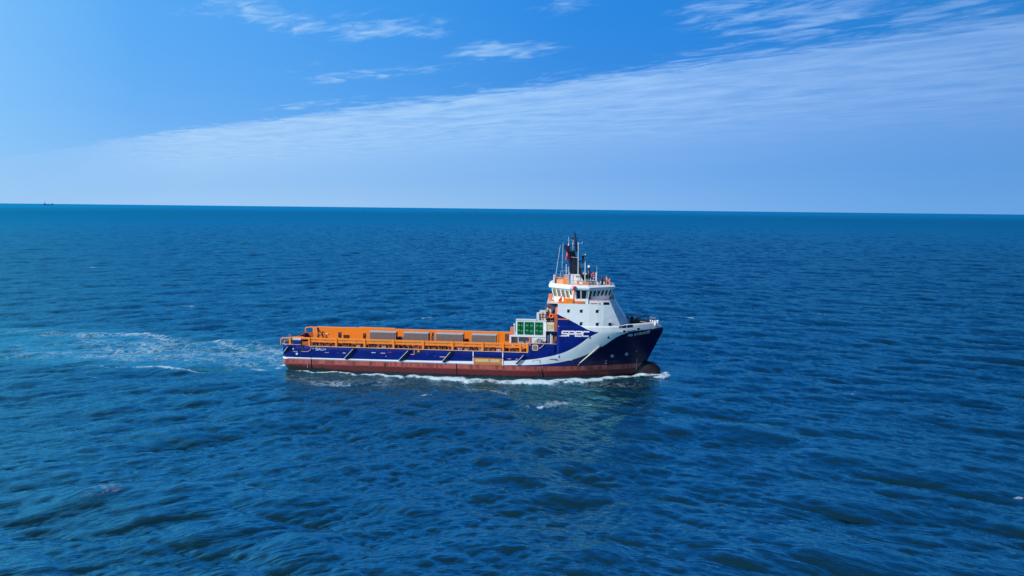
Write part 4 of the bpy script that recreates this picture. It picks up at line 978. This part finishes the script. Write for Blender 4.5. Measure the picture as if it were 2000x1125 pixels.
# ------------------------------------------------------------------ the sea
rng = np.random.default_rng(11)
def tile(L, N, lp, spread, rms, lmin, seed, lmax=1e9):
    """tileable choppy wave field; waves travel mostly along tile y"""
    r = np.random.default_rng(seed)
    k1 = np.fft.fftfreq(N, L / N) * 2 * np.pi
    kx, ky = np.meshgrid(k1, k1, indexing='xy'); k = np.hypot(kx, ky); k[0, 0] = 1
    kp = 2 * np.pi / lp
    S = k ** -4.1 * np.exp(-1.25 * (kp / k) ** 2) * (np.abs(ky) / k) ** spread
    S *= np.exp(-(k * lmin / (2 * np.pi)) ** 4); S[k < 2 * np.pi / lmax] = 0; S[0, 0] = 0
    H = (r.normal(size=k.shape) + 1j * r.normal(size=k.shape)) * np.sqrt(S)
    h = np.fft.ifft2(H).real; sc_ = rms / h.std(); H *= sc_; h *= sc_
    dx_ = np.fft.ifft2(-1j * kx / k * H).real; dy_ = np.fft.ifft2(-1j * ky / k * H).real
    return h.astype(np.float32), dx_.astype(np.float32), dy_.astype(np.float32)
def samp(T_, L, x, y):
    N = T_[0].shape[0]; u = (x / L) % 1 * N; v = (y / L) % 1 * N
    i = np.floor(u).astype(np.int64); j = np.floor(v).astype(np.int64); fu = (u - i).astype(np.float32); fv = (v - j).astype(np.float32)
    i %= N; j %= N; i2 = (i + 1) % N; j2 = (j + 1) % N
    return [(t[j, i] * (1 - fu) + t[j, i2] * fu) * (1 - fv) + (t[j2, i] * (1 - fu) + t[j2, i2] * fu) * fv for t in T_]
NA = 1024
TA = tile(173.0, NA, 15.0, 10.0, 0.235, 0.7, 5)
TB = tile(61.0, NA, 2.4, 6.0, 0.038, 0.16, 9)
TCc = tile(431.0, 512, 30.0, 4.0, 0.15, 5.0, 21)
def build_sea():
    fine = np.radians(np.concatenate([np.arange(-180, -50, 5.0), np.arange(-50, 50.001, 0.1), np.arange(55, 180, 5.0)]))
    r1 = np.array([6, 12, 20, 28]); r2 = 33 * np.exp(np.arange(0, math.log(2600 / 33), 0.0031)); r3 = 2600 * np.exp(np.arange(0.02, math.log(90000 / 2600), 0.06)); r3 = np.append(r3, 90000.)
    rr = np.concatenate([r1, r2, r3]); nt, nr = len(fine), len(rr)
    R_, A_ = np.meshgrid(rr, fine, indexing='ij'); X = (R_ * np.sin(A_)).ravel(); Y = (R_ * np.cos(A_)).ravel(); Rf = R_.ravel()
    fadeA = np.clip((2500 - Rf) / 1900, 0, 1); fadeB = np.clip((420 - Rf) / 250, 0, 1)
    Z = np.zeros_like(X); DX = np.zeros_like(X); DY = np.zeros_like(X)
    wl = np.clip(.5 - (X + 12) / (56 + .9 * Rf), 0, 1); wl = wl * wl * (3 - 2 * wl)          # wind sea bends round: two crossing trains
    near = np.clip((260 - Rf) / 180, 0, 1)
    for ang, wgt in ((math.radians(27), wl), (math.radians(-24), 1 - wl)):
        g = np.sqrt(wgt) * fadeA; c, s = math.cos(ang), math.sin(ang)
        xr, yr = X * c + Y * s, -X * s + Y * c
        h, a, b_ = samp(TA, 173.0, xr + 31 * (ang > 0), yr)
        Z += h * g; DX += (a * c - b_ * s) * g; DY += (a * s + b_ * c) * g
        h, a, b_ = samp(TB, 61.0, xr * .97 + 13, yr * 1.02 + 7)
        g2 = np.sqrt(wgt) * fadeB
        Z += h * g2; DX += (a * c - b_ * s) * g2; DY += (a * s + b_ * c) * g2
    h, a, b_ = samp(TCc, 431.0, X * .99 + Y * .1, Y * .99 - X * .1); Z += h * fadeA; DX += a * fadeA; DY += b_ * fadeA
    # ship coordinates
    ox, oy = X - O.x, Y - O.y
    sx_, sy_ = ox * hx.x + oy * hx.y, ox * hy.x + oy * hy.y
    inside = np.clip(1 - np.maximum(np.abs(sx_ - 35) - 38, 0) / 12, 0, 1) * np.clip(1 - np.maximum(np.abs(sy_) - 7, 0) / 12, 0, 1)
    Z *= 1 - .75 * inside
    def G(x, c, w): return np.exp(-((x - c) / w) ** 2)
    def S(x, a, b): t = np.clip((x - a) / (b - a), 0, 1); return t * t * (3 - 2 * t)
    # hull wash on the camera side
    halfb = np.interp(sx_, [0, 43, 48, 54, 60, 65, 69, 72, 74], [6.3, 6.3, 6.1, 5.3, 3.9, 2.2, 0.6, 0, 0])
    d = -sy_ - halfb                                   # metres outboard of the starboard waterline
    alo = S(sx_, -2, 4) * (1 - S(sx_, 72, 75))
    kx_ = [0, 5, 10, 15, 22, 30, 35, 45, 52, 60, 68, 74]
    cen = np.interp(sx_, kx_, [.2, .5, 1.5, 2.1, 2.0, 2.0, 3.0, 3.2, 2.6, 1.9, 1.0, .6]) + .35 * np.sin(sx_ * .9) + .25 * np.sin(sx_ * 2.1 + 1)
    wid = np.interp(sx_, kx_, [.4, .5, .65, .8, 1.0, 1.4, 2.3, 2.5, 2.0, 1.6, 1.3, .9])
    foam = alo * np.exp(-((d - cen) / wid) ** 2) * (d > -1.2)
    foam = foam * np.interp(sx_, [0, 10, 25, 32, 48, 54, 62, 70, 74], [.80, .84, .82, .88, .92, .78, .90, .78, .66])
    Z += .20 * alo * G(d, cen, wid * .8)
    # bow wave curl round the bulb
    rb_ = np.hypot(sx_ - 70.8, (sy_ + 0.2) * 1.0); foam = np.maximum(foam, .72 * G(rb_, 2.4, 1.0) * S(sx_, 69, 71) * (sy_ < 4)); Z += .25 * G(rb_, 2.2, 1.0)
    foam = np.maximum(foam, .0 * G(sy_ + 3.6 + (sx_ - 70) * -.42, 0, .5) * S(sx_, 72.5, 74) * (1 - S(sx_, 78, 80)))
    # thin lace further out
    foam = np.maximum(foam, .40 * alo * S(d, 0, 3) * (1 - S(d, 7, 18)))
    foam = np.maximum(foam, .60 * np.exp(-((sx_ - 54) / 9) ** 2 - ((d - 18) / 2.2) ** 2)); foam = np.maximum(foam, .56 * np.exp(-((sx_ - 44) / 10) ** 2 - ((d - 11) / 2.5) ** 2)); foam = np.maximum(foam, .55 * np.exp(-((sx_ - 14) / 12) ** 2 - ((d - 9) / 4.0) ** 2))
    # wake astern
    ast = S(-sx_, -1, 3)
    lane = G(sy_ + 7.8 + .3 * np.sin(sx_ * .35) + .15 * np.sin(sx_ * 1.1), 0, .7 + .01 * np.abs(sx_)) * ast * (1 - S(-sx_, 26, 60)); foam = np.maximum(foam, lane * .66)
    lane2 = G(sy_ - (8 + .35 * np.clip(-sx_ - 5, 0, 40)) - 1.2 * np.sin(sx_ * .22), 0, 3.0 + .06 * np.abs(sx_)) * ast * (1 - S(-sx_, 45, 130)); foam = np.maximum(foam, lane2 * .60)
    mid = S(sy_, -8, -2) * (1 - S(sy_, 14, 24)) * ast * (1 - S(-sx_, 40, 110)); foam = np.maximum(foam, mid * .50)
    foam = np.maximum(foam, .72 * G(sx_, -.9, 1.0) * (np.abs(sy_) < 6.6) * .95)
    ax_ = np.clip(-sx_, 0, 200); aer = np.maximum(1.0 * S(sy_, -11, -4) * (1 - S(sy_, 12 + .1 * ax_, 24 + .22 * ax_)) * ast * (1 - S(-sx_, 45, 170)), .30 * alo * np.exp(-np.clip(d, 0, 99) / 5.0) * (d > -1.5))
    # scattered whitecaps: (x, y, half length, half width)
    caps = [(-207, 340, 5, 3.5), (-99.5, 211, 3.2, 1.6), (-115, 186, 2.2, 1.5), (-23, 193, 3.6, 2.4), (51, 200, 4.6, 2.2), (58.3, 115, 2.6, .8), (34.5, 122.8, 3.2, .45), (56.5, 74, 1.0, .35), (-41.7, 98.3, .9, .35), (5, 106, 1.6, .6), (10.4, 107.8, 2.8, .7), (-12, 104, 1.2, .4), (-30, 82, .8, .2), (-25, 66, .6, .2), (22, 62, .8, .25), (46, 62, .5, .18), (95, 210, 3, 1.5), (-14, 112, 1.6, .5), (-26, 113, 1.3, .4)]
    for _ in range(48):
        rr_ = rng.uniform(120, 700); aa = rng.uniform(-.72, .72); caps.append((rr_ * math.sin(aa), rr_ * math.cos(aa), rng.uniform(.3, 1.0) * rr_ / 130, rng.uniform(.25, .6) * rr_ / 160))
    for (cx, cy, a, b_) in caps:
        m_ = (np.abs(X - cx) < 4 * a) & (np.abs(Y - cy) < 4 * b_ + 1.5 * a)
        if not m_.any(): continue
        xx, yy = X[m_] - cx, Y[m_] - cy; yy = yy + (.22 if cx > 0 else -.22) * xx
        foam[m_] = np.maximum(foam[m_], .66 * np.exp(-(xx / a) ** 2 - (yy / b_) ** 2))
    # crests that just start to break
    foam = np.maximum(foam, .40 * S(Z, .75, 1.0) * (Rf < 300))
    chop = 1.5
    X2, Y2 = X + DX * chop, Y + DY * chop
    n = len(X); co = np.empty((n, 3), np.float32); co[:, 0] = X2; co[:, 1] = Y2; co[:, 2] = Z
    i = np.arange(nr - 1)[:, None]; j = np.arange(nt)[None, :]; j2 = (j + 1) % nt
    quads = np.stack([i * nt + j, i * nt + j2, (i + 1) * nt + j2, (i + 1) * nt + j], -1).reshape(-1, 4)[:, ::-1]
    nf = len(quads)
    me = bpy.data.meshes.new('water'); me.vertices.add(n + 1)
    co = np.vstack([co, [[0, 0, 0]]]).astype(np.float32); me.vertices.foreach_set('co', co.ravel())
    jj = np.arange(nt); tri = np.stack([jj, np.full(nt, n), (jj + 1) % nt], -1)[:, ::1]
    me.loops.add(nf * 4 + nt * 3); me.polygons.add(nf + nt)
    me.loops.foreach_set('vertex_index', np.concatenate([quads.ravel(), tri.ravel()]).astype(np.int32))
    ls = np.concatenate([np.arange(nf) * 4, nf * 4 + np.arange(nt) * 3]); me.polygons.foreach_set('loop_start', ls.astype(np.int32))
    me.polygons.foreach_set('use_smooth', np.ones(nf + nt, bool))
    for nm, arr in (('foam', foam), ('aeration', aer)):
        at_ = me.attributes.new(nm, 'FLOAT', 'POINT'); at_.data.foreach_set('value', np.append(arr, 0).astype(np.float32))
    me.update(calc_edges=True)
    o = bpy.data.objects.new('water', me); C.objects.link(o); o['kind'] = 'structure'
    return o
sea = build_sea()
m = bpy.data.materials.new('sea_water'); m.use_nodes = True; t = NT(m.node_tree); t.n.clear()
om = t.add('ShaderNodeOutputMaterial'); geo = t.add('ShaderNodeNewGeometry'); P = geo.outputs['Position']
fo = t.add('ShaderNodeAttribute', attribute_name='foam').outputs['Fac']; ae = t.add('ShaderNodeAttribute', attribute_name='aeration').outputs['Fac']
X_, Y_, Z_ = t.xyz(P)
pv = t.comb(t.m('MULTIPLY', X_, .42), t.m('MULTIPLY', t.m('ADD', Y_, t.m('MULTIPLY', t.m('SQRT', t.m('ADD', t.m('MULTIPLY', X_, X_), 400.0)), 0.58)), 2.3), 0.0)
n1 = t.noise(pv, 0.55, 5, 0.62); n2 = t.noise(pv, 2.6, 4, 0.6, 0.4); n3 = t.noise(t.comb(X_, t.m('MULTIPLY', Y_, 1.6), 3.0), 0.11, 4, 0.6)
dist = t.m('SQRT', t.m('ADD', t.m('MULTIPLY', X_, X_), t.m('MULTIPLY', Y_, Y_)))
def ridge(v, p): return t.m('POWER', t.m('SUBTRACT', 1.0, t.m('MINIMUM', t.m('MULTIPLY', t.m('ABSOLUTE', t.m('SUBTRACT', v, 0.5)), 3.2), 1.0)), p)
n4 = t.noise(pv, 0.34, 2, 0.5, 0.5); n5 = t.noise(pv, 1.15, 2, 0.5, 0.5)
hgt = t.m('ADD', t.m('MULTIPLY', n1, 0.45), t.m('MULTIPLY', n2, 0.22))
hgt = t.m('ADD', hgt, t.m('ADD', t.m('MULTIPLY', ridge(n4, 1.5), 0.42), t.m('MULTIPLY', ridge(n5, 1.4), 0.13)))
hgt = t.m('ADD', hgt, t.m('MULTIPLY', n3, t.lin(dist, 300, 2500, 0.0, 9.0)))
bu = t.add('ShaderNodeBump'); bu.inputs['Strength'].default_value = 0.65; bu.inputs['Distance'].default_value = 0.20; t.put(bu.inputs['Height'], hgt)
# body colour: patches of clearer and murkier water
pn = t.noise(P, 0.012, 4, 0.55)
body = t.mix(t.ss(pn, 0.35, 0.65), (0.0045, 0.029, 0.052, 1), (0.0056, 0.038, 0.064, 1))
body = t.mix(t.m('MULTIPLY', ae, t.ss(t.m('ADD', n1, t.m('MULTIPLY', n3, 0.6)), 0.55, 0.95, .35, 1.0)), body, (0.030, 0.27, 0.40, 1))
dif = t.add('ShaderNodeBsdfDiffuse'); t.put(dif.inputs[0], body); t.put(dif.inputs['Normal'], t.comb(0.0, 0.0, 1.0))     # light scattered up from inside the water, not off its facets
gl = t.add('ShaderNodeBsdfGlossy'); t.put(gl.inputs['Color'], t.mix(t.ss(dist, 200, 1800), (0.20, 0.65, 0.76, 1), (0.03, 0.70, 0.93, 1))); t.put(gl.inputs['Roughness'], t.lin(dist, 80, 1500, 0.05, 0.30)); t.l.new(bu.outputs[0], gl.inputs['Normal'])
fr = t.add('ShaderNodeFresnel'); fr.inputs['IOR'].default_value = 1.34; t.l.new(bu.outputs[0], fr.inputs['Normal'])
fac = t.m('MINIMUM', fr.outputs[0], t.m('ADD', t.lin(dist, 150, 3000, 0.62, 0.42), t.lin(dist, 2200, 8000, 0.0, 0.26)))  # reflection raised again far out, imitating haze along the horizon
mx = t.add('ShaderNodeMixShader'); t.put(mx.inputs[0], fac); t.l.new(dif.outputs[0], mx.inputs[1]); t.l.new(gl.outputs[0], mx.inputs[2])
# foam lace: ridged noise net thresholded by density
wv = t.add('ShaderNodeTexNoise'); t.put(wv.inputs['Vector'], P); wv.inputs['Scale'].default_value = .5; wv.inputs['Detail'].default_value = 3
wp = t.add('ShaderNodeVectorMath', operation='MULTIPLY_ADD'); t.l.new(wv.outputs['Color'], wp.inputs[0]); wp.inputs[1].default_value = (2.2, 2.2, 0); t.l.new(P, wp.inputs[2])
f1 = t.noise(wp.outputs[0], 0.50, 7, 0.62); f2 = t.noise(wp.outputs[0], 1.7, 5, 0.65)
rg = t.m('SUBTRACT', 1.0, t.m('MULTIPLY', t.m('ABSOLUTE', t.m('SUBTRACT', f1, 0.5)), 5.5)); rg2 = t.m('SUBTRACT', 1.0, t.m('MULTIPLY', t.m('ABSOLUTE', t.m('SUBTRACT', f2, 0.5)), 4.5))
pat = t.m('ADD', t.m('MULTIPLY', rg, 0.6), t.m('MULTIPLY', rg2, 0.4))
big = t.noise(P, 0.16, 3, 0.6)
fm_ = t.ss(t.m('ADD', t.m('ADD', pat, t.m('MULTIPLY', fo, 1.35)), t.m('MULTIPLY', t.m('SUBTRACT', big, 0.5), 1.1)), 1.30, 1.95)
fm_ = t.m('MULTIPLY', fm_, t.ss(fo, 0.10, 0.72))
fd = t.add('ShaderNodeBsdfDiffuse'); fd.inputs[0].default_value = (0.52, 0.68, 0.78, 1)
b2 = t.add('ShaderNodeBump'); b2.inputs['Strength'].default_value = .8; b2.inputs['Distance'].default_value = .15; t.put(b2.inputs['Height'], f2); t.l.new(b2.outputs[0], fd.inputs['Normal'])
mx2 = t.add('ShaderNodeMixShader'); t.put(mx2.inputs[0], fm_); t.l.new(mx.outputs[0], mx2.inputs[1]); t.l.new(fd.outputs[0], mx2.inputs[2])
t.l.new(mx2.outputs[0], om.inputs[0])
sea.data.materials.append(m)
